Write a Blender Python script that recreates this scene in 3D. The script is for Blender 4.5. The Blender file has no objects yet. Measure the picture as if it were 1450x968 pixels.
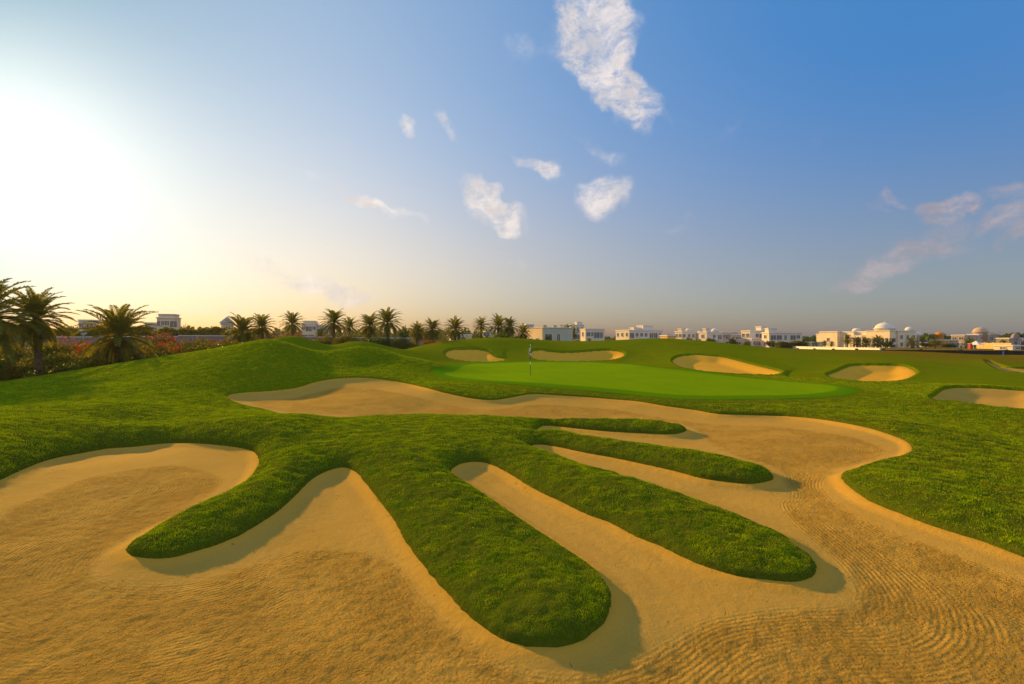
import bpy
import math, random
import numpy as np
FPX, CX, CY, CAMZ = 685.0, 725.0, 484.0, 2.4

def ray(px, py, d):
    return ((px-CX)/FPX*d, d, CAMZ-(py-CY)/FPX*d)

# ---------- noise ----------
def _hash(ix, iy, s):
    h = (ix.astype(np.int64)*374761393 + iy.astype(np.int64)*668265263 + s*982451653) & 0x7fffffff
    h = ((h ^ (h >> 13))*1274126177) & 0x7fffffff
    return ((h ^ (h >> 16)) & 0xffff)/65535.0
def vnoise(x, y, s=0):
    ix = np.floor(x); iy = np.floor(y); fx = x-ix; fy = y-iy
    fx = fx*fx*(3-2*fx); fy = fy*fy*(3-2*fy)
    a = _hash(ix, iy, s); b = _hash(ix+1, iy, s); c = _hash(ix, iy+1, s); d = _hash(ix+1, iy+1, s)
    return (a+(b-a)*fx)*(1-fy)+(c+(d-c)*fx)*fy - .5
def fbm(x, y, s=0, o=3):
    r = 0; a = 1.
    for k in range(o):
        r = r+a*vnoise(x*2**k+k*17.3, y*2**k-k*9.1, s+k); a *= .5
    return r

# ---------- outlines on the ground ----------
def catmull(pts, n=4):
    P = np.array(pts, float); out = []
    N = len(P)
    for i in range(N):
        p0, p1, p2, p3 = P[i-1], P[i], P[(i+1) % N], P[(i+2) % N]
        for k in range(n):
            t = k/n
            out.append(.5*((2*p1)+(p2-p0)*t+(2*p0-5*p1+4*p2-p3)*t*t+(3*p1-p0-3*p2+p3)*t**3))
    return np.array(out)
def sdist_exact(poly, X, Y):
    """positive outside the outline, negative inside"""
    x = X.ravel().astype(np.float32); y = Y.ravel().astype(np.float32)
    best = np.full(x.shape, 1e12, np.float32); ins = np.zeros(x.shape, bool)
    P = poly.astype(np.float32)
    for i in range(len(P)):
        x0, y0 = P[i]; x1, y1 = P[(i+1) % len(P)]
        dx, dy = x1-x0, y1-y0; L = dx*dx+dy*dy
        if L < 1e-12: continue
        t = np.clip(((x-x0)*dx+(y-y0)*dy)/L, 0, 1)
        ex = x-x0-t*dx; ey = y-y0-t*dy
        np.minimum(best, ex*ex+ey*ey, out=best)
        if y0 != y1:
            c = ((y0 > y) != (y1 > y)) & (x < (x1-x0)*(y-y0)/(y1-y0)+x0)
            ins ^= c
    d = np.sqrt(best); return np.where(ins, -d, d).reshape(X.shape)
class SDGrid:
    def __init__(self, pts, h, pad, n=4):
        self.poly = catmull(pts, n) if n > 1 else np.array(pts)
        lo = self.poly.min(0)-pad; hi = self.poly.max(0)+pad
        self.lo, self.h, self.pad = lo, h, pad
        self.nx = int((hi[0]-lo[0])/h)+2; self.ny = int((hi[1]-lo[1])/h)+2
        gx = lo[0]+h*np.arange(self.nx); gy = lo[1]+h*np.arange(self.ny)
        X, Y = np.meshgrid(gx, gy)
        self.g = sdist_exact(self.poly, X, Y)
    def __call__(self, x, y):
        u = (x-self.lo[0])/self.h; v = (y-self.lo[1])/self.h
        out = (u < 1) | (v < 1) | (u > self.nx-3) | (v > self.ny-3)
        u = np.clip(u, 1, self.nx-3.001); v = np.clip(v, 1, self.ny-3.001)
        i = np.floor(u).astype(int); j = np.floor(v).astype(int); a = u-i; b = v-j
        def w(t): return (-.5*t+t*t-.5*t**3, 1-2.5*t*t+1.5*t**3, .5*t+2*t*t-1.5*t**3, -.5*t*t+.5*t**3)
        wa, wb = w(a), w(b); r = 0
        for q in range(4):
            for p in range(4):
                r = r+wb[q]*wa[p]*self.g[j+q-1, i+p-1]
        return np.where(out, np.maximum(r, self.pad), r)

def sstep(a, b, x):
    t = np.clip((x-a)/(b-a), 0, 1); return t*t*(3-2*t)

# ---------- relief control points ----------
SANDPTS = [(0,3,-1.05),(-8,4,-1.05),(8,4,-1.0),(0,6,-1.05),(-5,8,-1.05),(5,8,-1.0),(-3,12,-.97),(0,13,-1.0),(4,12,-1.0),(7,12,-1.0),
 (11.5,13.9,-.7),(8.2,12,-.9),(7.7,7.3,-.85),(11.2,20.5,-.75),(6.1,23.9,-.6),(.95,26.1,-.5),(-.9,25.2,-.65),(-10.6,32.2,0),(-12.9,29,-.35),(-15.3,26.1,-.5),
 (-4.5,24.5,-.85),(-4.6,27.5,-.32),(-2.2,26,-.55),(4.1,22.4,-.9),(-9.5,23.7,-.75),(-11.6,11,-.75),(-10.4,15.6,-.85),(-7,13.4,-.9),(-4.3,12.8,-.95),(-1.6,12.8,-.95),(.7,15.7,-.95),(1,19.1,-.95),(0,-5,-1.05),(-12,0,-1),(12,0,-.9)]
GRASSPX = [(190,596,18.2),(50,608,14.8),(100,595,16.5),(200,570,21),(0,600,14.5),(0,575,20),(0,543,34),(80,529,34),(160,515,34),(250,501,35),(330,489,36),
 (250,540,27),(250,570,22.5),(250,520,30.5),(400,520,31),(400,500,34),(160,540,28),(80,560,24),(330,530,29),
 (385,480,37),(400,483,37),(415,489,37),(430,496,37),(445,502,37),(457,504,37),(472,502,37.5),(487,496,38.5),(500,491,40),(520,490,41),(540,493,41.5),(560,500,41.5),(580,505,41),(600,510,40),(620,520,38),(500,512,36.2),(520,515,36.4),(560,525,34.5),(600,540,31),(455,520,34.5),
 (400,476.5,46),(425,476.5,46),(445,484,46),(462,493,46),(478,489,49),(492,484,50),(510,483,50),(532,487,50),(550,493,50),(566,500,49),
 (575,495,56),(600,489,57),(650,483,58),(700,481,58),(750,484,58),(790,489,58),(830,486,60),(880,482,62),(930,479,62),(980,482,60),(1030,487,58),(1080,491,60),
 (1130,493,62),(1200,494,62),(1300,495,62),(1400,500,60),(1450,503,58),(630,512,50),(690,513,50),(770,512,50),(885,511,50),(640,493,55),(680,494,55),(770,495,55),(860,495,56),
 (1030,530,38),(966,520,42),(985,501,50),(1060,512,46),(1105,527,40),(1000,490,56),(1080,500,52),
 (1235,540,34),(1172,533,37),(1240,515,42),(1297,527,38),(1240,503,50),(1130,515,44),(1130,530,38),(1300,510,46),
 (1400,575,22),(1380,547,29),(1320,560,26),(1450,552,28),(1380,530,36),(1450,530,36),(1430,515,46),(1250,555,27),(1205,550,27),(1250,580,21),(1300,600,17),
 (1350,588,21),(1400,603,19),(1450,618,17.3),(1400,640,14),(1450,655,12.8),(1350,680,10.5),(1450,700,10),
 (630,525,38),(751,532,34),(900,550,27.5),(900,560,25.3),(1000,562,24.6),(1100,560,25),(840,530,35),(950,530,35),(684,540,30.5),(750,514,46),(880,517,43),(1050,540,31.5),(1150,553,27)]
WPTS = [(-19.3,41,1.45),(-16.9,41.3,1.25),(-15,42,1.1),(-13.4,44.5,1.1),(-10.5,45.5,1.0),(-35,44,-1.0),(-28,50,-.6),(-21,56,.2),(-45,36,-1.2),(-60,50,-.5),(-30,60,.6),(-10,75,.5),(10,80,.6),(30,82,.75),(60,80,.8),(75,75,.8),(0,105,.4),(60,105,.4),(-60,95,.4),(60,50,.3),(60,20,-.2),(30,0,-.5),(-30,0,-.6),(-40,20,-.7),(30,-20,-.8),(-30,-20,-.8)]
SILL, DOMEA, DOMEW = .07, .31, .62
def dome(sd, x, y):
    s = np.maximum(sd, 0); k = np.maximum(sstep(20.8, 23, y), sstep(8, 10, x))
    return SILL*np.clip(sd/.05, 0, 1)+DOMEA*(1-.7*k+.9*sstep(-6.3, -8.3, x)*sstep(10, 12.5, y)*(1-sstep(19, 22, y)))*(.56+.44*sstep(7.0, 11, y))*(1-np.exp(-s/DOMEW))
class Terrain:
    def __init__(self, MAINP, BP, GREENP, RAKEP):
        self.main = SDGrid(MAINP, .08, 1.5, 3)
        self.b = [SDGrid(p, .15, 3.0, 4) for p in BP]
        self.green = SDGrid(GREENP, .25, 2.0, 3)
        self.rake = SDGrid(RAKEP, .12, 1.5, 3)
        pts = [(x, y, z, 0) for x, y, z in SANDPTS]
        gp = [ray(*p) for p in GRASSPX]+WPTS
        g = np.array(gp); dm = dome(self.main(g[:,0], g[:,1]), g[:,0], g[:,1])
        pts = np.array([(p[0], p[1], p[2]) for p in pts]+[(x, y, z-d) for (x, y, z), d in zip(gp, dm)])
        self.c = pts[:, :2]; n = len(pts)
        K = self._k(pts[:,0][:,None]-pts[:,0][None], pts[:,1][:,None]-pts[:,1][None])+np.eye(n)*.3
        A = np.zeros((n+3, n+3)); A[:n,:n] = K; A[:n,n:] = np.c_[np.ones(n), pts[:,:2]]; A[n:,:n] = A[:n,n:].T
        self.w = np.linalg.solve(A, np.r_[pts[:,2], 0, 0, 0])
    @staticmethod
    def _k(dx, dy):
        r2 = dx*dx+dy*dy+1e-9; return .5*r2*np.log(r2)
    def S(self, x, y):
        sh = x.shape; x = x.ravel(); y = y.ravel(); z = self.w[-3]+self.w[-2]*x+self.w[-1]*y
        r = np.hypot(x, y); near = r < 115
        xn, yn = x[near], y[near]; zn = z[near]
        for i, (cx, cy) in enumerate(self.c): zn = zn+self.w[i]*self._k(xn-cx, yn-cy)
        z[near] = zn
        far = .25+.2*vnoise(x/60, y/60, 5)
        k = sstep(66, 112, r); z = np.where(near, np.where(k < 1, z, 0)*(1-k)+k*far, far)
        return z.reshape(sh)
    def eval(self, x, y, shag=False):
        """ground z, sand z, sd of nearest sand (negative in sand), index of bunker (0 main), S"""
        S = self.S(x, y); sm = self.main(x, y)
        if shag: sm = sm+np.where(np.abs(sm) < .3, .022*fbm(x/.16, y/.16, 61, 2), 0)*(1-sstep(.15, .3, np.abs(sm)))
        T = S+dome(sm, x, y)
        G = np.where(sm < 0, S-.30*sstep(0, .12, -sm)-.14*sstep(0, .5, -sm), T)
        sand = S-(.05+.03*sstep(8, 12, y))*sstep(0, .32, -sm)-.06*sstep(0, 1.0, -sm)
        sd = sm.copy(); idx = np.zeros(x.shape, int)
        for k, b in enumerate(self.b):
            s = b(x, y); m = s < 2.9
            dep = (.42, .42, .42, .34, .34, .2)[k]
            lip = .16*np.exp(-np.maximum(s, 0)/1.0)
            sk = T-.05-dep*sstep(0, 1.6, -s)
            gk = T+np.where(s > 0, lip*np.clip(s/.1, 0, 1)*(1-sstep(2, 2.9, s)), -.10*sstep(0, .1, -s))
            gk = np.where(s < 0, np.minimum(gk, sk-.1*sstep(0,.15,-s)), gk)
            G = np.where(m, gk, G); sand = np.where(m, sk, sand)
            idx = np.where(m, k+1, idx); sd = np.where(m, np.minimum(sd, s), sd)
        return G, sand, sd, idx, S
POLY = dict(main=[(-11.873,8.642),(-9.765,8.051),(-10.674,9.378),(-11.54,10.609),(-11.67,11.024),(-12.21,12.176),(-12.705,13.416),(-12.794,14.35),(-12.871,15.389),(-12.159,15.569),(-11.603,15.993),(-10.458,15.607),(-9.359,15.23),(-8.291,14.829),(-7.597,14.301),(-6.987,13.359),(-6.568,12.354),(-6.287,11.295),(-6.339,10.358),(-6.427,9.627),(-6.457,8.934),(-6.414,8.368),(-6.398,8.079),(-6.294,7.897),(-6.048,7.747),(-5.752,7.697),(-5.446,7.74),(-5.161,8.029),(-4.924,8.391),(-4.777,8.983),(-4.725,9.713),(-4.783,10.682),(-4.905,11.804),(-4.795,12.576),(-4.488,12.917),(-3.997,12.442),(-3.547,11.665),(-2.94,10.566),(-2.337,9.457),(-1.82,8.337),(-1.319,7.386),(-0.963,6.773),(-0.666,6.283),(-0.4,5.928),(-0.18,5.677),(0.097,5.515),(0.359,5.46),(0.631,5.49),(0.85,5.638),(1.067,5.865),(1.231,6.146),(1.324,6.465),(1.348,6.816),(1.263,7.232),(1.052,7.688),(0.729,8.268),(0.355,8.939),(-0.097,9.768),(-0.636,10.764),(-1.113,11.579),(-1.502,12.216),(-1.597,12.702),(-1.416,13.29),(-1.03,13.574),(-0.58,13.339),(-0.088,12.548),(0.483,11.331),(0.958,10.549),(1.472,9.69),(1.863,9.209),(2.161,8.605),(2.419,8.279),(2.626,7.95),(2.792,7.613),(3.006,7.35),(3.265,7.12),(3.594,6.992),(3.898,6.917),(4.157,6.934),(4.421,7.082),(4.589,7.302),(4.719,7.577),(4.708,7.891),(4.745,8.452),(4.583,8.871),(4.398,9.401),(4.114,9.943),(3.768,10.516),(3.387,11.172),(2.967,11.704),(2.61,12.267),(1.96,13.076),(1.435,14.047),(0.932,14.646),(0.606,15.202),(0.692,15.739),(1.033,15.778),(1.595,15.38),(2.239,14.746),(3.028,14.101),(3.701,13.406),(4.283,12.753),(4.735,12.103),(5.2,11.833),(5.693,11.641),(6.115,11.767),(6.484,12.017),(6.682,12.484),(6.65,12.915),(6.45,13.399),(6.115,13.964),(5.467,14.508),(4.752,15.058),(3.982,15.655),(3.433,16.087),(2.525,16.768),(1.594,17.925),(0.861,17.485),(1.247,19.355),(2.293,18.932),(3.346,18.333),(4.674,17.784),(5.26,17.572),(5.855,17.445),(6.332,17.793),(6.571,18.246),(6.357,18.683),(5.951,19.194),(5.048,19.792),(4.258,19.858),(2.432,20.099),(0.586,20.223),(-1.315,20.885),(-3.329,21.496),(-5.904,21.168),(-8,19.895),(-9.484,20.917),(-11.484,22.795),(-13.311,23.955),(-14.725,25.253),(-15.343,26.173),(-14.949,26.942),(-13.956,27.705),(-12.898,28.97),(-12.248,30.494),(-11.389,31.84),(-10.175,32.416),(-8.415,32.03),(-6.495,30.701),(-4.657,27.75),(-3.283,26.499),(-2.056,25.659),(-0.925,25.3),(0.187,25.925),(1.163,26.548),(2.492,26.259),(3.956,25.812),(5.303,25.044),(6.227,24.363),(7.308,23.066),(8.372,22.135),(9.066,21.196),(10.468,20.845),(11.52,20.442),(12.157,19.454),(12.4,18.07),(12.52,16.749),(12.433,15.589),(12.137,14.782),(11.432,13.842),(10.746,13.273),(10.015,12.954),(9.288,12.604),(8.509,12.16),(8.16,11.97),(7.892,11.494),(7.572,10.646),(7.401,9.9),(7.414,9.298),(7.435,8.793),(7.514,8.34),(7.65,7.938),(7.695,7.605),(7.737,7.309),(7.809,6.99),(7.297,6.067),(8.896,6.247),(8.7,3.6),(9.6,1.2),(9.6,-1.2),(8,-3.6),(5,-5),(-5,-5),(-12,-3),(-14,2),(-13,5.5)],
 b=[[(-7.346,52.968),(-7.042,54.284),(-6.086,54.81),(-4.609,55.07),(-3.257,54.603),(-2.564,54.067),(-2.023,52.8),(-1.505,52.151),(-0.03,51.339),(-1.453,50.188),(-2.703,50.059),(-4.226,50.345),(-5.673,51.008),(-6.703,51.614)],
[(2.03,53.486),(2.361,54.466),(2.962,54.834),(3.845,54.757),(4.985,54.485),(6.631,54.741),(8.41,55.43),(10.206,55.936),(11.689,55.567),(12.409,54.423),(12.371,53.138),(11.497,51.732),(10.071,50.679),(8.412,50.072),(7.568,49.835),(5.296,49.715),(3.531,50.471),(2.481,51.015),(2.063,52.35)],
[(15.648,47.219),(16.416,48.788),(17.472,49.691),(18.865,49.702),(19.978,49.127),(21.105,48.653),(21.65,47.245),(22.101,45.287),(22.403,43.204),(22.588,41.61),(22.284,39.964),(20.438,37.664),(18.854,37.701),(17.299,38.042),(15.818,38.656),(14.989,39.54),(14.509,41.321),(14.994,44.554)],
[(24.54,37.656),(26.927,39.942),(29.233,41.745),(30.544,41.848),(31.795,41.563),(32.98,41.362),(32.787,39.928),(31.722,37.989),(30.235,36.454),(27.895,34.405),(25.729,33.058),(24.399,33.002),(23.668,33.789),(23.345,34.798)],
[(20.678,23.976),(24.799,27.966),(26.397,28.894),(27.323,28.882),(28.336,28.499),(29.209,28.017),(29.568,27.511),(28.991,26.043),(26.887,23.764),(23.367,21.1),(22.27,21.046),(21.746,21.537),(21.219,22.238),(21.051,23.056)],
[(48.356,49.411),(42.568,41.655),(45.468,41.803),(45.461,40.149),(39.627,35.952),(38.395,36.794),(38.824,38.553)]],
 green=[(-5.75,36.042),(-5.613,37.306),(-5.07,40.134),(-4.925,48.258),(-3.539,49.536),(-1.443,49.447),(3.024,49.325),(7.458,49.129),(8.897,48.768),(10.633,46.692),(12.109,41.892),(13.786,39.529),(15.467,37.788),(16.819,35.779),(17.808,33.604),(18.912,31.987),(19.962,30.727),(19.95,28.77),(18.716,26.543),(17.903,25.821),(16.462,25.116),(14.431,24.407),(11.855,24.241),(9.731,24.238),(8.075,24.583),(6.576,25.739),(5.257,26.668),(3.354,27.678),(1.743,28.41),(0.001,29.282),(-1.825,30.493),(-4.159,32.97),(-5.285,34.478)],
 rake=[(-9.827,8.575),(-10.133,9.574),(-10.332,10.643),(-10.482,11.868),(-10.02,12.83),(-9.225,13.303),(-7.984,12.869),(-7.092,12.055),(-6.589,10.621),(-6.525,9.41),(-6.701,8.579),(-6.62,8.027),(-6.298,7.439),(-5.883,7.197),(-5.173,7.159),(-4.584,7.389),(-4.307,7.868),(-3.707,8.325),(-3.142,8.439),(-2.612,8.323),(-2.042,7.991),(-1.586,7.491),(-1.249,6.844),(-0.765,6.164),(-0.287,5.617),(0.116,5.299),(0.567,5.179),(1.043,5.293),(1.496,5.539),(2.043,5.956),(2.594,6.234),(3.515,6.421),(4.27,6.429),(4.657,6.646),(4.899,7.14),(5.158,8.123),(5.33,9.243),(5.727,10.517),(6.353,11.304),(7.159,13.435),(6.735,14.645),(6.588,16.41),(6.879,18.123),(6.836,19.927),(5.341,20.907),(0.793,21.725),(-4.166,22.828),(-7.343,22.355),(-10.907,22.988),(-13.387,24.784),(-13.765,26.192),(-12.486,27.152),(-11.696,29.133),(-10.559,30.138),(-8.534,29.978),(-5.753,27.176),(-3.13,25.223),(-1.228,24.039),(1.271,24.871),(4.055,24.153),(5.793,22.674),(8.035,20.014),(9.848,19.003),(10.873,17.947),(11.475,16.207),(11.372,14.838),(10.939,13.954),(10.009,13.313),(8.841,12.749),(7.838,12.011),(7.31,11.128),(6.927,9.989),(6.826,8.906),(6.946,8.275),(7.083,7.763),(7.255,6.855),(7.537,6.183),(8.6,3),(9,0),(8,-2.5),(5,-4.5),(-5,-4.5),(-11,-2.5),(-13,2),(-12,5)])
# ---------- scene helpers ----------
scene = bpy.context.scene
COL = scene.collection
rng = random.Random(11)
R = math.radians

def tag(o, label=None, cat=None, group=None, kind=None):
    if label: o['label'] = label
    if cat: o['category'] = cat
    if group: o['group'] = group
    if kind: o['kind'] = kind
    return o
def empty(name, loc, rz=0, **k):
    o = bpy.data.objects.new(name, None); o.empty_display_size = .3
    o.location = loc; o.rotation_euler = (0, 0, rz); COL.objects.link(o); return tag(o, **k)
def fast_mesh(name, V, F, mats, n=3, smooth=False, midx=None):
    """V (n,3) float array, F (m,n) int array"""
    V = np.ascontiguousarray(V, np.float32); F = np.ascontiguousarray(F, np.int32)
    me = bpy.data.meshes.new(name)
    me.vertices.add(len(V)); me.vertices.foreach_set('co', V.ravel())
    k = F.shape[1]
    me.loops.add(F.size); me.loops.foreach_set('vertex_index', F.ravel())
    me.polygons.add(len(F)); me.polygons.foreach_set('loop_start', np.arange(0, F.size, k, dtype=np.int32))
    me.polygons.foreach_set('loop_total', np.full(len(F), k, np.int32))
    me.polygons.foreach_set('use_smooth', np.full(len(F), smooth))
    if midx is not None: me.polygons.foreach_set('material_index', np.asarray(midx, np.int32))
    for m in (mats if isinstance(mats, (list, tuple)) else [mats]): me.materials.append(m)
    me.update(calc_edges=True); return me
def link(name, me, parent=None, **k):
    o = bpy.data.objects.new(name, me); COL.objects.link(o)
    if parent: o.parent = parent
    return tag(o, **k)
def fattr(me, name, arr):
    a = me.attributes.new(name, 'FLOAT', 'POINT'); a.data.foreach_set('value', np.ascontiguousarray(arr, np.float32))

class MB:
    """collects solids into one mesh"""
    def __init__(s): s.v = []; s.f = []
    def add(s, vs, fs):
        b = len(s.v); s.v += [tuple(v) for v in vs]; s.f += [tuple(i+b for i in f) for f in fs]
    def box(s, x0, x1, y0, y1, z0, z1):
        s.add([(x, y, z) for z in (z0, z1) for y in (y0, y1) for x in (x0, x1)],
              [(0,2,3,1),(4,5,7,6),(0,1,5,4),(1,3,7,5),(3,2,6,7),(2,0,4,6)])
    def prism(s, ring, z0, z1):
        n = len(ring); s.add([(x, y, z0) for x, y in ring]+[(x, y, z1) for x, y in ring],
              [tuple(range(n))[::-1], tuple(range(n, 2*n))]+[(i, (i+1) % n, n+(i+1) % n, n+i) for i in range(n)])
    def lathe(s, prof, cx=0, cy=0, n=16, wob=0):
        vs = []; fs = []
        for r, z in prof:
            for k in range(n):
                a = 2*math.pi*k/n; vs.append((cx+r*math.cos(a), cy+r*math.sin(a), z))
        for j in range(len(prof)-1):
            for k in range(n):
                a = j*n+k; b = j*n+(k+1) % n; fs.append((a, b, b+n, a+n))
        fs.append(tuple(range(n))[::-1]); fs.append(tuple(range((len(prof)-1)*n, len(prof)*n)))
        s.add(vs, fs)
    def tube(s, pts, rad, n=8):
        P = [np.array(p, float) for p in pts]; vs = []; fs = []
        for i, p in enumerate(P):
            t = P[min(i+1, len(P)-1)]-P[max(i-1, 0)]; t /= np.linalg.norm(t)+1e-9
            up = np.array((0, 0, 1.)) if abs(t[2]) < .9 else np.array((1., 0, 0))
            a = np.cross(t, up); a /= np.linalg.norm(a); b = np.cross(t, a)
            r = rad[i] if isinstance(rad, (list, tuple)) else rad
            for k in range(n):
                q = 2*math.pi*k/n; vs.append(p+r*(math.cos(q)*a+math.sin(q)*b))
        for j in range(len(P)-1):
            for k in range(n):
                a = j*n+k; b = j*n+(k+1) % n; fs.append((a, b, b+n, a+n))
        fs.append(tuple(range(n))[::-1]); fs.append(tuple(range((len(P)-1)*n, len(P)*n)))
        s.add(vs, fs)
    def build(s, name, m, parent=None, smooth=False, bevel=0, **k):
        me = bpy.data.meshes.new(name); me.from_pydata(s.v, [], s.f); me.materials.append(m); me.update()
        if smooth: me.polygons.foreach_set('use_smooth', [True]*len(me.polygons))
        o = link(name, me, parent, **k)
        return o

# ---------- materials ----------
class NT:
    def __init__(s, tree): s.t = tree; s.n = tree.nodes; s.l = tree.links
    def node(s, typ, **k):
        n = s.n.new(typ)
        for a, b in k.items(): setattr(n, a, b)
        return n
    def val(s, sock, v):
        if isinstance(v, bpy.types.NodeSocket): s.l.new(v, sock)
        elif isinstance(v, (tuple, list)) and len(v) == 3 and sock.type == 'RGBA': sock.default_value = (*v, 1)
        else: sock.default_value = v
    def math(s, op, a, b=None, c=None, clamp=False):
        n = s.node('ShaderNodeMath', operation=op, use_clamp=clamp)
        for i, v in enumerate((a, b, c)):
            if v is not None: s.val(n.inputs[i], v)
        return n.outputs[0]
    def vmath(s, op, a, b=None, scale=None):
        n = s.node('ShaderNodeVectorMath', operation=op); s.val(n.inputs[0], a)
        if b is not None: s.val(n.inputs[1], b)
        if scale is not None: s.val(n.inputs['Scale'], scale)
        return n.outputs['Value'] if op in ('DOT_PRODUCT', 'LENGTH', 'DISTANCE') else n.outputs[0]
    def noise(s, vec, scale, detail=3, rough=.55, dist=0):
        n = s.node('ShaderNodeTexNoise'); n.inputs['Scale'].default_value = scale
        n.inputs['Detail'].default_value = detail; n.inputs['Roughness'].default_value = rough; n.inputs['Distortion'].default_value = dist
        if vec is not None: s.l.new(vec, n.inputs['Vector'])
        return n.outputs['Fac']
    def ramp(s, fac, a, b, lo=0., hi=1., smooth=True):
        n = s.node('ShaderNodeMapRange', interpolation_type='SMOOTHSTEP' if smooth else 'LINEAR')
        s.val(n.inputs['Value'], fac); s.val(n.inputs['From Min'], a); s.val(n.inputs['From Max'], b)
        s.val(n.inputs['To Min'], lo); s.val(n.inputs['To Max'], hi); return n.outputs[0]
    def mix(s, fac, a, b, mode='MIX'):
        n = s.node('ShaderNodeMix', data_type='RGBA', blend_type=mode)
        s.val(n.inputs[0], fac); s.val(n.inputs[6], a); s.val(n.inputs[7], b); return n.outputs[2]
    def attr(s, name):
        n = s.node('ShaderNodeAttribute', attribute_name=name); return n.outputs['Fac']
def material(name, rough=.8, spec=.3):
    m = bpy.data.materials.new(name); m.use_nodes = True; t = NT(m.node_tree)
    b = m.node_tree.nodes['Principled BSDF']; b.inputs['Roughness'].default_value = rough
    b.inputs['Specular IOR Level'].default_value = spec
    return m, t, b
def pos(t): return t.node('ShaderNodeNewGeometry').outputs['Position']
def objco(t): return t.node('ShaderNodeTexCoord').outputs['Object']
def plain(name, col, rough=.8, spec=.3, var=.12, scale=1.5, bump=0, metal=0):
    m, t, b = material(name, rough, spec); co = objco(t)
    n = t.noise(co, scale, 5, .65)
    c2 = tuple(c*(1-var*2.2) for c in col); c1 = tuple(min(1, c*(1+var*.8)) for c in col)
    t.val(b.inputs['Base Color'], t.mix(t.ramp(n, .3, .7), c2, c1)); b.inputs['Metallic'].default_value = metal
    if bump:
        bn = t.node('ShaderNodeBump'); bn.inputs['Strength'].default_value = .5; bn.inputs['Distance'].default_value = bump
        t.l.new(t.noise(co, scale*12, 4), bn.inputs['Height']); t.l.new(bn.outputs[0], b.inputs['Normal'])
    return m
def leafmat(name, c1, c2, trans=.35, scale=1.2, rough=.55, tcol=None):
    m, t, b = material(name, rough, .04); co = pos(t)
    n = t.ramp(t.noise(co, scale, 4, .7), .32, .68); r = t.attr('rnd')
    col = t.mix(t.math('MULTIPLY', t.math('ADD', n, r), .5), c1, c2)
    t.val(b.inputs['Base Color'], col)
    tr = t.node('ShaderNodeBsdfTranslucent'); t.val(tr.inputs['Color'], t.mix(1., col, tcol or (1.6, 1.5, .5), 'MULTIPLY'))
    mx = t.node('ShaderNodeMixShader'); mx.inputs[0].default_value = trans
    t.l.new(b.outputs[0], mx.inputs[1]); t.l.new(tr.outputs[0], mx.inputs[2])
    t.l.new(mx.outputs[0], m.node_tree.nodes['Material Output'].inputs['Surface']); return m
BLADES = 2900000
SUN_E, SUN_C, EXPO, HAZE = 5., (1., .56, .13), .6, .00017
# ================= LAND =================
terr = Terrain(POLY['main'], POLY['b'], POLY['green'], POLY['rake'])
# one polar sheet: fine where one stands close, coarse to the horizon
rr = [.25, .6, 1.0, 1.5, 2.0]; r = 2.4
while r < 3500:
    rr.append(r); r *= 1.0042 if r < 36 else (1.007 if r < 64 else (1.03 if r < 160 else 1.12))
rr = np.array(rr)
tf = np.radians(np.arange(-67, 67.01, .195)); tc = np.radians(np.arange(70, 291, 3.))
th = np.concatenate([tf, tc, [tf[0]+2*math.pi]])
NR, NTH = len(rr), len(th)
RR, TH = np.meshgrid(rr, th, indexing='ij')
GX = RR*np.sin(TH); GY = RR*np.cos(TH)
G, SD_, SDI, IDX, SB = terr.eval(GX, GY, True)
GRN = terr.green(GX, GY); RK = terr.rake(GX, GY)
G0 = G.copy()
nearw = 1-sstep(35, 60, RR)
# lumpy turf, gentler on the mown green
lump = (.035*fbm(GX/.9, GY/.9, 3, 2)+.038*fbm(GX/.24, GY/.24, 7, 2)+.018*fbm(GX/.09, GY/.09, 8, 1)+.07*fbm(GX/4., GY/4., 9, 1))
gw = sstep(-.3, 1.2, GRN)*sstep(.0, .25, SDI)*nearw
G = G+lump*gw+.008*fbm(GX/2.5, GY/2.5, 21, 1)*nearw
# sand: crumbs in the raked floor, faint footprints on the smooth part
rake_m = sstep(.02, .2, -RK)*(IDX == 0)
SAND = SD_+nearw*((IDX == 0)*(.018*fbm(GX/.12, GY/.12, 31, 2)*rake_m+.035*fbm(GX/1.6, GY/1.6, 33, 2)*sstep(0, .5, -SDI)+.004*fbm(GX/.08, GY/.08, 35, 1))+(IDX > 0)*.02*fbm(GX/.6, GY/.6, 37, 2))
foot = random.Random(5)
def grid_faces(mask):
    i, j = np.nonzero(mask)
    a = i*NTH+j
    return np.stack([a, a+NTH, a+NTH+1, a+1], 1)
def submesh(name, Z, fmask, mats):
    F = grid_faces(fmask); u, inv = np.unique(F, return_inverse=True)
    V = np.stack([GX.ravel()[u], GY.ravel()[u], Z.ravel()[u]], 1)
    me = fast_mesh(name, V, inv.reshape(F.shape)[:, ::-1], mats, smooth=True); return me, u
def cell(m):  # any corner
    return m[:-1, :-1] | m[1:, :-1] | m[:-1, 1:] | m[1:, 1:]
GI = (np.log(rr), th)
def polar_lookup(A, x, y):
    r = np.hypot(x, y); t = np.arctan2(x, y)
    i = np.clip(np.interp(r, rr, np.arange(NR)), 0, NR-1.001); j = np.clip(np.interp(t, th[:len(tf)], np.arange(len(tf))), 0, len(tf)-1.001)
    i0 = i.astype(int); j0 = j.astype(int); a = i-i0; b = j-j0
    return (A[i0, j0]*(1-a)*(1-b)+A[i0+1, j0]*a*(1-b)+A[i0, j0+1]*(1-a)*b+A[i0+1, j0+1]*a*b)
def gz(x, y):
    return float(terr.eval(np.array([float(x)]), np.array([float(y)]))[0][0])

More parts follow.
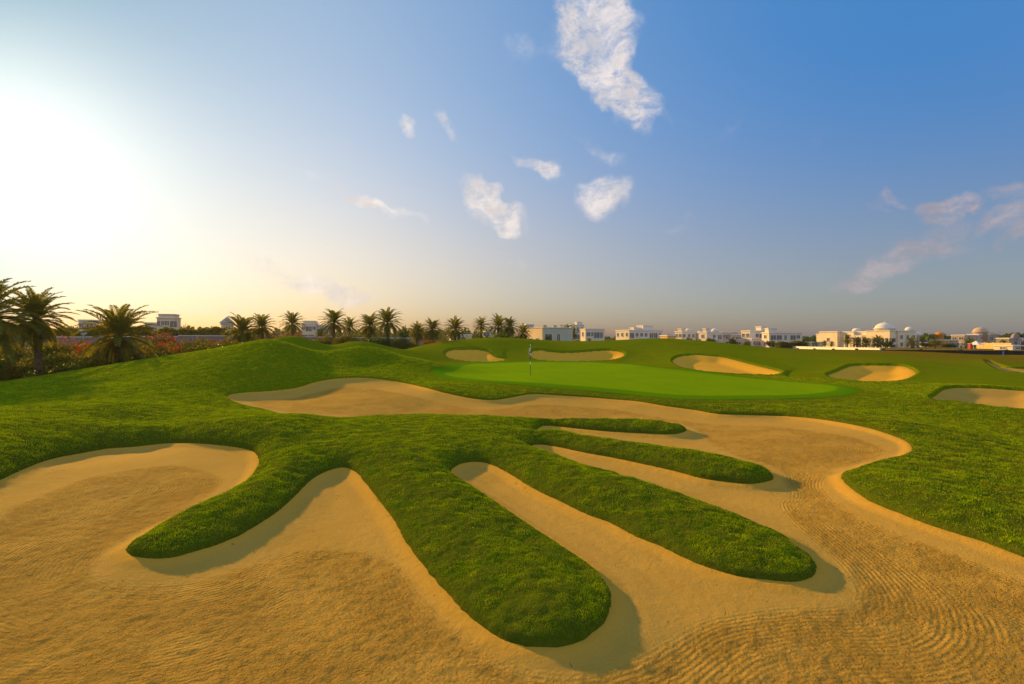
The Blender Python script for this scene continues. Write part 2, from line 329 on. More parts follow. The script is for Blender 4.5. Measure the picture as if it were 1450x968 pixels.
# --- turf ---
def turf_mat():
    m, t, b = material('turf', .95, .0); p = pos(t)
    big = t.ramp(t.noise(p, .12, 4, .6), .35, .68); mid = t.ramp(t.noise(p, 1.1, 5, .7), .3, .72)
    fine = t.ramp(t.noise(p, 22, 4, .75), .28, .74)
    c = t.mix(big, TURF_A, TURF_B); c = t.mix(t.math('MULTIPLY', mid, .55), c, TURF_C)
    c = t.mix(t.math('MULTIPLY', fine, .6), c, TURF_D)
    dry = t.ramp(t.noise(p, .35, 5, .75), .52, .72)
    c = t.mix(t.math('MULTIPLY', dry, .55), c, TURF_DRY)
    # far scrubby rough on the right turns brown
    sep = t.node('ShaderNodeSeparateXYZ'); t.l.new(p, sep.inputs[0])
    br = t.math('MULTIPLY', t.ramp(sep.outputs['X'], 24, 50), t.ramp(sep.outputs['Y'], 38, 58))
    c = t.mix(t.math('MULTIPLY', br, .75), c, (.17, .095, .010))
    soil = t.math('MULTIPLY', t.ramp(sep.outputs['X'], -28, -36), t.ramp(sep.outputs['Y'], 37, 41))
    c = t.mix(t.math('MULTIPLY', soil, .8), c, (.045, .040, .022))
    # thatch under the near blades, darkened in colour for the shade between them
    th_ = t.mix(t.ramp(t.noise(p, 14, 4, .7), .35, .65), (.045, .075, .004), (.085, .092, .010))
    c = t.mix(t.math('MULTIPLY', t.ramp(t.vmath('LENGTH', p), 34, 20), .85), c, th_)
    far = t.ramp(t.vmath('LENGTH', p), 85, 130)
    c = t.mix(t.math('MULTIPLY', far, t.ramp(t.noise(p, .02, 3), .4, .6)), c, (.22, .17, .11))
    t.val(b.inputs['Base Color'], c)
    bn = t.node('ShaderNodeBump'); bn.inputs['Strength'].default_value = .9; bn.inputs['Distance'].default_value = .06
    t.l.new(t.math('ADD', t.noise(p, 9, 5, .75), t.math('MULTIPLY', t.noise(p, 1.6, 3), 1.2)), bn.inputs['Height']); t.l.new(bn.outputs[0], b.inputs['Normal'])
    return m
TURF_A, TURF_B, TURF_C, TURF_D, TURF_DRY = (.100, .165, .002), (.140, .188, .002), (.170, .195, .002), (.065, .112, .002), (.24, .15, .008)
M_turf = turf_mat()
gm = ~((SDI < -.5) & (RR < 60))
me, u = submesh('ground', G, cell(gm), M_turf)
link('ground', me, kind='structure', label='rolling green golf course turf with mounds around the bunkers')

# --- mown putting green, a sheet a few millimetres above the turf ---
def green_mat():
    m, t, b = material('mown_green', .9, .0); p = pos(t)
    n = t.ramp(t.noise(p, .3, 4), .3, .7); f = t.ramp(t.noise(p, 30, 3, .7), .3, .7)
    sep = t.node('ShaderNodeSeparateXYZ'); t.l.new(p, sep.inputs[0])
    st = t.ramp(t.math('SINE', t.math('MULTIPLY', t.math('ADD', sep.outputs['X'], t.math('MULTIPLY', sep.outputs['Y'], .35)), 3.4)), -.5, .5)
    c = t.mix(n, (.130, .255, .002), (.165, .28, .002)); c = t.mix(t.math('MULTIPLY', f, .3), c, (.115, .22, .002))
    c = t.mix(t.math('MULTIPLY', st, .12), c, (.19, .30, .002))
    c = t.mix(t.ramp(t.attr('edge'), -.9, -.55, 0, .75), c, (.055, .17, .002))
    t.val(b.inputs['Base Color'], c); return m
gsh = G0+.02+.012*np.clip(-GRN*4, -3, 1)+.008*fbm(GX/2.5, GY/2.5, 21, 1)*nearw
me, u = submesh('putting_green', gsh, cell((GRN < .25)), green_mat()); fattr(me, 'edge', GRN.ravel()[u])
link('putting_green', me, kind='structure', label='smooth mown putting green with the flagstick')

# --- sand ---
def sand_mat(name='bunker_sand', SAND_A=None, SAND_B=None, SAND_C=None):
    m, t, b = material(name, .95, .02); p = pos(t)
    rk = t.attr('rk'); e = t.attr('sde')
    wob = t.math('MULTIPLY', t.math('SUBTRACT', t.noise(p, .7, 2), .5), .07)
    u = t.math('ADD', rk, wob)
    groove = t.math('SINE', t.math('MULTIPLY', u, 2*math.pi/.070))
    gmask = t.ramp(t.noise(p, .6, 3, .6), .40, .56)
    inr = t.ramp(t.math('MULTIPLY', rk, -1), -.05, .30)
    near = t.ramp(t.math('MULTIPLY', rk, -1), 1.1, .2)          # outermost passes of the rake stay crisp
    gm2 = t.math('MAXIMUM', gmask, t.math('MULTIPLY', near, t.ramp(t.noise(p, 1.3, 2), .38, .6, 0, .75)))
    v = t.node('ShaderNodeTexVoronoi', feature='SMOOTH_F1'); v.inputs['Scale'].default_value = 26; v.inputs['Smoothness'].default_value = .6; v.inputs['Randomness'].default_value = 1.
    wv = t.node('ShaderNodeTexNoise'); wv.inputs['Scale'].default_value = 30; t.l.new(p, wv.inputs['Vector'])
    t.l.new(t.vmath('ADD', p, t.vmath('SCALE', wv.outputs['Color'], scale=.03)), v.inputs['Vector'])
    crumb = t.math('ADD', t.math('MULTIPLY', t.noise(p, 26, 4, .8), .7), t.math('ADD', t.math('MULTIPLY', t.noise(p, 75, 3, .8), .35), t.math('MULTIPLY', v.outputs['Distance'], -.55)))
    clod = t.math('MULTIPLY', t.ramp(t.noise(p, 9, 4, .7), .52, .66), .5)
    crumb = t.math('ADD', crumb, clod)
    cm = t.ramp(t.noise(p, .9, 4, .65), .34, .62, .5, 1.2)
    rough = t.math('MULTIPLY', inr, t.math('ADD', t.math('MULTIPLY', crumb, cm), t.math('MULTIPLY', groove, t.math('MULTIPLY', gm2, .145))))
    smooth = t.math('MULTIPLY', t.math('SUBTRACT', 1., inr), t.math('ADD', t.math('MULTIPLY', t.noise(p, 5, 6, .78), .55), t.math('MULTIPLY', t.noise(p, 60, 3, .8), .16)))
    pit = t.math('MULTIPLY', t.ramp(t.noise(p, 4.2, 3, .6, 1.2), .68, .73), -.5)
    h = t.math('ADD', t.math('ADD', rough, smooth), pit)
    bn = t.node('ShaderNodeBump'); bn.inputs['Strength'].default_value = 1.; bn.inputs['Distance'].default_value = SAND_BUMP
    t.l.new(h, bn.inputs['Height']); t.l.new(bn.outputs[0], b.inputs['Normal'])
    c = t.mix(t.ramp(t.noise(p, .7, 5, .7), .3, .7), SAND_A, SAND_B)
    c = t.mix(t.math('MULTIPLY', t.ramp(t.noise(p, 40, 3, .8), .35, .65), .35), c, SAND_C)
    c = t.mix(t.math('MULTIPLY', inr, .14), c, SAND_R)         # raked floor is slightly darker
    c = t.mix(t.ramp(e, -.34, -.02, 0, .6), c, (.56, .31, .03))    # sunlit rim painted in: brighter orange towards the lip
    t.val(b.inputs['Base Color'], c); return m
SAND_A, SAND_B, SAND_C, SAND_R, SAND_BUMP = (.43, .272, .048), (.475, .305, .060), (.335, .20, .024), (.42, .25, .020), .058
M_sand = sand_mat('bunker_sand', SAND_A, SAND_B, SAND_C)
M_sand_far = sand_mat('sunlit_sand', (.60, .34, .03), (.64, .37, .04), (.52, .28, .02))  # far bunkers: their stronger sunlight put into a brighter, more orange sand colour
LBL = ['large raked sand bunker with fingers of turf reaching into the foreground', 'small kidney shaped sand bunker behind the green, left of the flagstick',
 'long shallow sand bunker cut in the bank right behind the flagstick', 'teardrop shaped sand bunker behind the right part of the green',
 'oval sand bunker beyond the right end of the green', 'wide sand bunker at the right edge nearer than the oval one', 'thin sliver of sand at the far right']
for k in range(7):
    sk = SDI if k == 0 else np.where(IDX == k, SDI, 9)
    m = (sk < .3) & (RR < 75) & ((IDX == k) | (k == 0))
    if k == 0: m = (terr.main(GX, GY) < .25)
    fm = m[:-1, :-1] & m[1:, :-1] & m[:-1, 1:] & m[1:, 1:]
    me, u = submesh('sand_bunker', SAND, fm, M_sand if k in (0, 5, 6) else M_sand_far)
    fattr(me, 'rk', RK.ravel()[u] if k == 0 else np.full(len(u), .5)); fattr(me, 'sde', SDI.ravel()[u])
    link('sand_bunker', me, kind='structure', label=LBL[k])

# --- grass blades over the near turf: nobody could count them ---
def blades(N, r0, r1, seed):
    g = np.random.default_rng(seed)
    q = g.random(N); r = (math.sqrt(r0)+(math.sqrt(r1)-math.sqrt(r0))*q)**2
    t = np.radians(g.uniform(-64, 64, N)); x = r*np.sin(t); y = r*np.cos(t)
    sd = polar_lookup(SDI, x, y); gr = polar_lookup(GRN, x, y)
    dens = .30+.70*sstep(-.28, .22, fbm(x/.25, y/.25, 51, 2))
    keep = (sd > -.02) & (gr > .5) & (g.random(N) < dens)
    x, y, r, sd, gr = x[keep], y[keep], r[keep], sd[keep], gr[keep]
    z = polar_lookup(G, x, y)-.004; n = len(x)
    sc = (r/6)**.62
    L = g.uniform(.012, .027, n)*sc*(.75+.5*sstep(-.3, .4, fbm(x/.35, y/.35, 53, 2)))
    L *= np.where(gr < 1.6, .4, 1.)*(.6+.4*sstep(0, .12, sd))
    W = g.uniform(.0035, .006, n)*sc
    a = g.uniform(0, 2*math.pi, n); lean = g.uniform(.15, 1.1, n)
    la = a+g.normal(0, .5, n)+1.57
    ux, uy = np.cos(a), np.sin(a)
    tip = np.stack([x+np.cos(la)*L*np.sin(lean), y+np.sin(la)*L*np.sin(lean), z+L*np.cos(lean)], 1)
    A = np.stack([x-ux*W, y-uy*W, z], 1); B_ = np.stack([x+ux*W, y+uy*W, z], 1)
    V = np.stack([A, B_, tip], 1).reshape(-1, 3)
    rnd = np.repeat(g.random(n), 3); return V, rnd
V, rnd = blades(BLADES, 4.8, 42, 3)
M_blade = leafmat('grass_blade', (.030, .090, .004), (.105, .185, .007), .22, .9, .6, (1.4, 1.4, .4))
def blade_mat():
    m, t, b = material('grass_blades', .8, .0); p = pos(t); r = t.attr('rnd')
    c = t.mix(t.ramp(t.noise(p, 2.4, 6, .78), .36, .64), (.085, .220, .005), (.350, .465, .003))
    c = t.mix(t.ramp(r, .3, 1.0, 0, .6), c, (.26, .35, .003))
    c = t.mix(t.ramp(r, .93, .95), c, (.28, .17, .03))
    spx = t.node('ShaderNodeSeparateXYZ'); t.l.new(p, spx.inputs[0])
    dry = t.math('MULTIPLY', t.ramp(t.math('ADD', t.noise(p, 1.3, 6, .75), t.ramp(spx.outputs['X'], 5, 13, 0, .09)), .55, .70), t.ramp(r, .35, .6))
    c = t.mix(t.math('MULTIPLY', dry, .8), c, (.25, .15, .02))
    t.val(b.inputs['Base Color'], c)
    tr = t.node('ShaderNodeBsdfTranslucent'); t.val(tr.inputs['Color'], t.mix(1., c, (1.35, 1.3, .4), 'MULTIPLY'))
    mx = t.node('ShaderNodeMixShader'); mx.inputs[0].default_value = .22
    t.l.new(b.outputs[0], mx.inputs[1]); t.l.new(tr.outputs[0], mx.inputs[2])
    t.l.new(mx.outputs[0], m.node_tree.nodes['Material Output'].inputs['Surface']); return m
me = fast_mesh('grass', V, np.arange(len(V)).reshape(-1, 3), blade_mat()); fattr(me, 'rnd', rnd)
link('grass', me, kind='stuff', label='short dense turf grass covering the fingers and mounds')
# ================= THINGS =================
def at(px, py, d): return ray(px, py, d)
def xat(px, d): return (px-CX)/FPX*d
def zat(py, d): return CAMZ-(py-CY)/FPX*d

# ---------- flagstick ----------
def flagstick():
    x, y, _ = at(751, 532, 34); z = gz(x, y)+.012
    root = empty('flagstick', (x, y, z), label='black and white banded flagstick with a limp checkered flag standing on the putting green', cat='flagstick')
    mw = plain('pole_white', (.82, .80, .76), .35, .5, .03); mb = plain('pole_black', (.015, .02, .018), .4, .5, .05)
    H = 2.13; seg = [(0, .42, 0), (.42, .78, 0), (.78, 1.02, 1), (1.02, 1.40, 0), (1.40, 1.60, 1), (1.60, 1.74, 0), (1.74, 2.0, 1), (2.0, 2.08, 0), (2.08, H, 1)]
    V = []; F = []; mi = []; zs = [0]+[q[1] for q in seg]
    for z_ in zs:
        for q in range(10): V.append((.019*math.cos(q*.628318), .019*math.sin(q*.628318), z_))
    for j, (za, zb, w) in enumerate(seg):
        for q in range(10): F.append((j*10+q, j*10+(q+1) % 10, j*10+10+(q+1) % 10, j*10+10+q)); mi.append(w)
    link('pole', fast_mesh('pole', np.array(V), np.array(F), [mb, mw], smooth=True, midx=mi), root)
    b = MB(); b.lathe([(.004, H), (.026, H+.012), (.03, H+.035), (.02, H+.06), (.004, H+.068)], n=10); b.build('finial', mw, root, smooth=True)
    # limp cloth, hanging in folds on the left of the pole, checks in the mesh
    V = []; F = []; mi = []; nu, nv = 14, 16
    for j in range(nv+1):
        for i in range(nu+1):
            u = i/nu; v = j/nv
            w = .07+.10*u*(.5+.5*v); fx = -.016-u*.115-.03*v*u
            V.append((fx, .045*math.sin(u*9+v*2.2)*u**.5, 2.0-v*.42-u*.30*(1-.2*v)-.02*math.sin(u*7)))
    for j in range(nv):
        for i in range(nu):
            a = j*(nu+1)+i; F.append((a, a+1, a+nu+2, a+nu+1)); mi.append((i*4//nu+j*4//nv) % 2)
    me = fast_mesh('flag', np.array(V), np.array(F), [mw, mb], smooth=True, midx=mi)
    o = link('flag', me, root); md = o.modifiers.new('t', 'SOLIDIFY'); md.thickness = .003
    b = MB(); b.lathe([(.054, -.006), (.054, -.0105)], n=20); b.build('cup', mb, root)
flagstick()

# ---------- palms ----------
def frond(g, L, el, az, droop, wid, leafL, npair, V, F, base):
    """one feathered frond"""
    P = []; p = np.array(base, float); n = 10; st = L/n; e = el
    for k in range(n+1):
        P.append(p.copy()); d = np.array((math.cos(e)*math.cos(az), math.cos(e)*math.sin(az), math.sin(e)))
        p = p+d*st; e -= droop/n*(.4+1.3*k/n)
    P = np.array(P); side0 = np.array((-math.sin(az), math.cos(az), 0.))
    for k in range(n):      # rachis
        w = .028*(1-k/n)+.008; b = len(V)
        V += [P[k]-side0*w, P[k]+side0*w, P[k+1]+side0*w*.85, P[k+1]-side0*w*.85]; F.append((b, b+1, b+2, b+3))
    for i in range(npair):
        s = .12+.88*(i+.5)/npair; q = s*n; k = min(int(q), n-1); c = P[k]+(P[k+1]-P[k])*(q-k); t = P[k+1]-P[k]; t = t/np.linalg.norm(t)
        up = np.cross(side0, t); up = -up if up[2] < 0 else up
        ll = leafL*(math.sin(math.pi*(s*.82+.12))**.6)*g.uniform(.85, 1.12)
        for sg in (-1, 1):
            d = t*g.uniform(.55, .8)+side0*sg*.8+up*g.uniform(.15, .5); d /= np.linalg.norm(d)
            tip = c+d*ll+np.array((0, 0, -.12*ll)); nrm = np.cross(d, t); nrm /= np.linalg.norm(nrm)+1e-9
            w = wid*.5; mid = c+d*ll*.45; b = len(V)
            wv = t*w
            V += [c, mid+wv, tip, mid-wv]; F.append((b, b+1, b+2, b+3))
def palm_meshes(seed, L=3.0, nf=52, npair=34, trunkH=3.5, trunkR=.26, wid=.05, low=-55, skirt=12):
    g = random.Random(seed); V = []; F = []
    for i in range(nf):
        q = (i+.5)/nf; az = i*2.39996+g.uniform(-.2, .2)
        el = R(86-q**1.1*(86-low))+g.uniform(-.09, .09)
        frond(g, L*g.uniform(.85, 1.08)*(1-.12*q), el, az, R(38+30*(1-q)+g.uniform(-8, 14)), wid, L*.17, npair, V, F, (math.cos(az)*.12, math.sin(az)*.12, trunkH+.1+.25*(1-q)))
    crown = (np.array(V), np.array(F))
    V = []; F = []
    for i in range(skirt):
        az = g.uniform(0, 6.28); frond(g, L*g.uniform(.5, .75), R(g.uniform(-50, -20)), az, R(35), wid*.7, L*.10, npair//2, V, F, (math.cos(az)*.14, math.sin(az)*.14, trunkH-.05))
    dead = (np.array(V), np.array(F))
    b = MB(); prof = [(trunkR*1.35, -.4), (trunkR*1.2, 0)]
    n = int(trunkH/.14)
    for k in range(n):
        z = .05+k*(trunkH-.05)/n; rr_ = trunkR*(1.08-.22*k/n)
        if k > n*.82: rr_ *= 1+.5*(k/n-.82)/.18
        prof += [(rr_*1.09, z), (rr_*.93, z+.085)]
    prof += [(trunkR*1.15, trunkH), (trunkR*.8, trunkH+.25), (.02, trunkH+.45)]
    b.lathe(prof, n=12)
    # cut frond boots
    for k in range(int(trunkH*16)):
        z = g.uniform(trunkH*.35, trunkH); a = k*2.4; r0 = trunkR*.9
        c, s_ = math.cos(a), math.sin(a)
        b.tube([(c*r0, s_*r0, z), (c*(r0+.09), s_*(r0+.09), z+.11)], [.05, .02], 4)
    return crown, dead, b
M_frond = leafmat('palm_frond', (.085, .125, .016), (.19, .21, .03), .48, .8, .5, (1.5, 1.2, .35))
M_dead = leafmat('dry_frond', (.10, .070, .028), (.19, .13, .055), .25, 1.5, .8, (1.3, 1.1, .6))
M_trunk = plain('palm_trunk', (.17, .12, .075), .95, .1, .25, 6, .02)
_pm = {}
def palm_proto(key, **kw):
    cr, de, b = palm_meshes(**kw)
    g = np.random.default_rng(kw['seed'])
    def mk(nm, vf, m):
        me = fast_mesh(nm, vf[0], vf[1], m, smooth=False); fattr(me, 'rnd', np.repeat(g.random(len(vf[0])//4+1), 4)[:len(vf[0])]); return me
    tm = bpy.data.meshes.new('trunk'); tm.from_pydata(b.v, [], b.f); tm.materials.append(M_trunk); tm.update()
    _pm[key] = (tm, mk('crown', cr, M_frond), mk('dry_fronds', de, M_dead), kw['trunkH'], kw.get('L', 3.))
palm_proto('big1', seed=1, L=3.1, nf=66, npair=46, trunkH=4.0, trunkR=.27, wid=.10, low=-58, skirt=16)
palm_proto('big2', seed=2, L=3.2, nf=72, npair=46, trunkH=3.2, trunkR=.30, wid=.10, low=-62, skirt=12)
palm_proto('mid1', seed=3, L=2.9, nf=54, npair=28, trunkH=5.2, trunkR=.24, wid=.17, low=-45, skirt=8)
palm_proto('mid2', seed=4, L=2.9, nf=62, npair=28, trunkH=4.6, trunkR=.25, wid=.17, low=-60, skirt=8)
palm_proto('mid3', seed=5, L=2.6, nf=44, npair=26, trunkH=5.6, trunkR=.22, wid=.15, low=-30, skirt=5)
palm_proto('short', seed=6, L=2.5, nf=44, npair=22, trunkH=1.6, trunkR=.24, wid=.2, low=-35, skirt=2)
def palm(px, top, d, key, label, group, wpx=None, name='date_palm', rz=None):
    """crown centre column px, crown top row, distance, crown width in px"""
    tm, cm, dm, H, L = _pm[key]; x = xat(px, d); y = d; z0 = gz(x, y); zt = zat(top, d)
    s = wpx/FPX*d/(L*1.78) if wpx else 1.
    th_ = max(1.0, zt-z0-s*L*.93)      # trunk height needed
    root = empty(name, (x, y, z0), rng.uniform(0, 6.28) if rz is None else rz, label=label, cat='palm tree', group=group)
    root.rotation_euler[0] = rng.gauss(0, .035); root.rotation_euler[1] = rng.gauss(0, .035)
    t = link('trunk', tm, root); t.scale = (s, s, th_/H)
    c = link('crown', cm, root); c.scale = (s, s, s); c.location = (0, 0, th_-H*s)
    dd = link('dry_fronds', dm, root); dd.scale = (s, s, s); dd.location = (0, 0, th_-H*s)
GP = 'date palms along the left side of the course'
PALMS = [(-12, 388, 35, 'big2', 'date palm cut off by the left edge of the picture', 125),
 (56, 409, 39, 'big1', 'tall upright date palm second from the left edge, with drooping lower fronds', 88),
 (170, 428, 43, 'big2', 'broad full date palm beside the red bougainvillea bank', 98),
 (344, 445, 62, 'mid2', 'dark bushy date palm on the left of a close pair', 52),
 (373, 444, 64, 'mid1', 'upright date palm on the right of a close pair', 40),
 (415, 441, 84, 'mid1', 'lone slender date palm standing over the crest of the left mound', 36),
 (472, 437, 70, 'mid1', 'tall date palm between the two grassy mounds', 42),
 (495, 449, 78, 'mid3', 'small date palm squeezed between two taller ones', 30),
 (523, 443, 72, 'mid2', 'thick crowned date palm right behind the second mound', 38),
 (551, 436, 68, 'mid1', 'tallest date palm right of the second mound', 44),
 (590, 456, 88, 'mid2', 'yellowish low date palm in the group left of the small sand bunker', 30),
 (612, 451, 86, 'mid2', 'date palm with a double trunk look beside the yellowish one', 32),
 (645, 449, 80, 'mid2', 'round headed date palm above the small kidney shaped bunker', 36),
 (681, 449, 88, 'mid3', 'thin airy date palm left of the leafy clump', 27),
 (704, 446, 86, 'mid3', 'wide spreading date palm in the leafy clump', 34),
 (720, 449, 84, 'mid2', 'dense date palm leaning into the leafy clump on its right', 28),
 (741, 459, 80, 'mid2', 'short date palm in front of the yellow house', 26)]
for px, top, d, key, lab, w in PALMS: palm(px, top, d, key, lab, GP, w)
GP2 = 'palms by the distant houses'
for px, top, d, key, lab, w in [(801, 458, 175, 'mid2', 'palm rising behind the parapet of the grey green house', 26),
 (811, 463, 150, 'mid2', 'dark palm in the gap between the grey green house and the white house', 18),
 (777, 475, 128, 'short', 'small palm by the corner of the yellow wall', 10), (834, 478, 140, 'short', 'tiny palm before the flat roofed white house', 10),
 (1200, 473, 150, 'mid2', 'palm at the corner of the plain wing of the domed villa', 15), (1213, 477, 148, 'short', 'bushy palm left of the villa porch', 18),
 (1227, 478, 146, 'short', 'bushy palm under the villa balcony', 17), (1243, 475, 145, 'short', 'largest bushy palm before the villa portico', 22),
 (1291, 477, 150, 'short', 'palm beside the shaded end of the domed villa', 20), (1374, 479, 160, 'short', 'yellow green palm before the sandstone house', 20),
 (1420, 484, 165, 'short', 'small palm before the house with the arched gable', 14), (1144, 484, 140, 'short', 'first small round palm behind the low white wall', 9),
 (1156, 483, 140, 'short', 'second small round palm behind the low white wall', 9), (1168, 482, 140, 'short', 'third small round palm behind the low white wall', 10),
 (1178, 483, 140, 'short', 'fourth small round palm behind the low white wall', 9)]: palm(px, top, d, key, lab, GP2, w)

# ---------- shrubs and broadleaved trees ----------
def clump(seed, n, leaf, lobes, flower=0, fleaf=.1, squash=.75):
    """leaf faces through an uneven volume; returns leaf and flower arrays, unit radius ~1, base at z=0"""
    g = np.random.default_rng(seed)
    cs = np.stack([g.uniform(-.62, .62, lobes), g.uniform(-.62, .62, lobes), g.uniform(.25, .85, lobes)*squash], 1); cr = g.uniform(.28, .55, lobes)
    def scatter(n, size, shell):
        k = g.integers(0, lobes, n); d = g.normal(size=(n, 3)); d /= np.linalg.norm(d, axis=1)[:, None]
        rad = cr[k]*(shell+(1-shell)*g.random(n)**.4)*(1+.18*np.sin(d[:, 0]*9+k)+.14*np.sin(d[:, 1]*11+d[:,2]*7))
        p = cs[k]+d*rad[:, None]*np.array((1, 1, .85)); p[:, 2] = np.maximum(p[:, 2], .02+g.random(n)*.1)
        a = g.normal(size=(n, 3)); a /= np.linalg.norm(a, axis=1)[:, None]; b = np.cross(a, d); b /= np.linalg.norm(b, axis=1)[:, None]+1e-9
        s = size*g.uniform(.6, 1.3, n)[:, None]
        V = np.stack([p-a*s*1.3, p-b*s*.55, p+a*s*1.3, p+b*s*.55], 1).reshape(-1, 3)
        return V, np.arange(4*n).reshape(-1, 4), np.repeat(g.random(n), 4)
    return scatter(n, leaf, .35), (scatter(flower, fleaf, .92) if flower else None)
M_leafd = leafmat('dark_leaves', (.022, .055, .006), (.065, .105, .010), .30, 1.5, .5, (1.4, 1.3, .4))
M_leafg = leafmat('shrub_leaves', (.050, .085, .008), (.13, .140, .012), .42, 1.2, .55, (1.5, 1.2, .35))
M_leafy = leafmat('yellow_leaves', (.075, .105, .012), (.16, .17, .018), .38, 1.2, .55, (1.5, 1.2, .35))
M_red = leafmat('red_bracts', (.34, .020, .018), (.55, .05, .045), .45, 4, .6, (1.3, 1.1, 1.1))
M_pink = leafmat('magenta_bracts', (.20, .030, .05), (.30, .045, .07), .40, 4, .6, (1.3, 1., 1.1))
M_orange = leafmat('orange_bracts', (.30, .060, .008), (.42, .10, .012), .35, 4, .6, (1.4, 1.1, .8))
M_wood = plain('bark', (.09, .065, .045), .95, .1, .25, 5, .01)
_cl = {}
def shrub_proto(key, leafm, flowm, **kw):
    (V, F, r), fl = clump(**kw); me = fast_mesh('foliage', V, F, leafm); fattr(me, 'rnd', r); f = None
    if fl: f = fast_mesh('flowers', fl[0], fl[1], flowm); fattr(f, 'rnd', fl[2])
    b = MB(); g = random.Random(kw['seed'])
    for k in range(5):
        a = k*1.3; b.tube([(0, 0, -.15), (math.cos(a)*.12, math.sin(a)*.12, .25), (math.cos(a)*.4, math.sin(a)*.4, .6)], [.05, .035, .015], 5)
    st = bpy.data.meshes.new('stems'); st.from_pydata(b.v, [], b.f); st.materials.append(M_wood); st.update()
    _cl[key] = (me, f, st)
for i in range(3):
    shrub_proto('dark%d' % i, M_leafd, None, seed=10+i, n=5200, leaf=.042, lobes=13)
    shrub_proto('green%d' % i, M_leafg, M_orange, seed=20+i, n=4600, leaf=.045, lobes=12, flower=160, fleaf=.030)
    shrub_proto('red%d' % i, M_leafg, M_red, seed=30+i, n=3600, leaf=.042, lobes=12, flower=1000, fleaf=.040)
    shrub_proto('pink%d' % i, M_leafg, M_pink, seed=40+i, n=3000, leaf=.042, lobes=11, flower=1300, fleaf=.040)
shrub_proto('yellow0', M_leafy, None, seed=51, n=3200, leaf=.05, lobes=11)
shrub_proto('small0', M_leafg, None, seed=52, n=1300, leaf=.08, lobes=8)
shrub_proto('small1', M_leafy, M_orange, seed=53, n=1200, leaf=.08, lobes=8, flower=200, fleaf=.06)
shrub_proto('small2', M_leafd, None, seed=54, n=1200, leaf=.08, lobes=8)
def shrub(px, top, d, wpx, key, label, group, name='shrub', cat='shrub', dz=0, depth=1.):
    x = xat(px, d); z0 = gz(x, d)+dz; h = zat(top, d)-z0; rx = wpx/FPX*d/2
    root = empty(name, (x, d, z0), rng.uniform(0, 6.28), label=label, cat=cat, group=group); me, f, st = _cl[key]
    sc = (rx/.95, rx/.95*depth, max(.3, h)/.98)
    for nm, m in (('foliage', me), ('flowers', f), ('stems', st)):
        if m:
            o = link(nm, m, root); o.scale = sc
            if nm == 'flowers': o['kind'] = 'stuff'
def tree(px, top, d, wpx, key, label, group=None, trunk=.4, cat='tree'):
    x = xat(px, d); z0 = gz(x, d); H = zat(top, d)-z0; rx = wpx/FPX*d/2
    root = empty('tree', (x, d, z0), rng.uniform(0, 6.28), label=label, cat=cat, group=group); me, f, st = _cl[key]
    b = MB(); tr = .035*H+.04; b.tube([(0, 0, -.3), (.02*H, 0, H*trunk*.5), (0, .02*H, H*trunk)], [tr, tr*.8, tr*.65], 8)
    for k in range(5):
        a = k*1.26+rng.random(); b.tube([(0, 0, H*trunk*.9), (math.cos(a)*rx*.3, math.sin(a)*rx*.3, H*(trunk+.2)), (math.cos(a)*rx*.6, math.sin(a)*rx*.6, H*(trunk+.38))], [tr*.55, tr*.35, tr*.12], 6)
    b.build('trunk', M_wood, root, smooth=True)
    c = link('crown', me, root); c.scale = (rx/.95, rx/.95, H*(1-trunk*.75)/.98); c.location = (0, 0, H*trunk*.75)
def ridge(px):  # row of the grassy skyline on the left
    return float(np.interp(px, [0, 80, 160, 250, 330, 395, 440, 470, 500, 560, 620], [545, 530, 516, 502, 490, 479, 484, 492, 485, 494, 492]))
GS = 'dark green shrubs massed behind the left grass slope'
where = ['beside the left picture edge', 'below the second palm', 'between the second and the third palm', 'under the third palm', 'just right of the third palm']
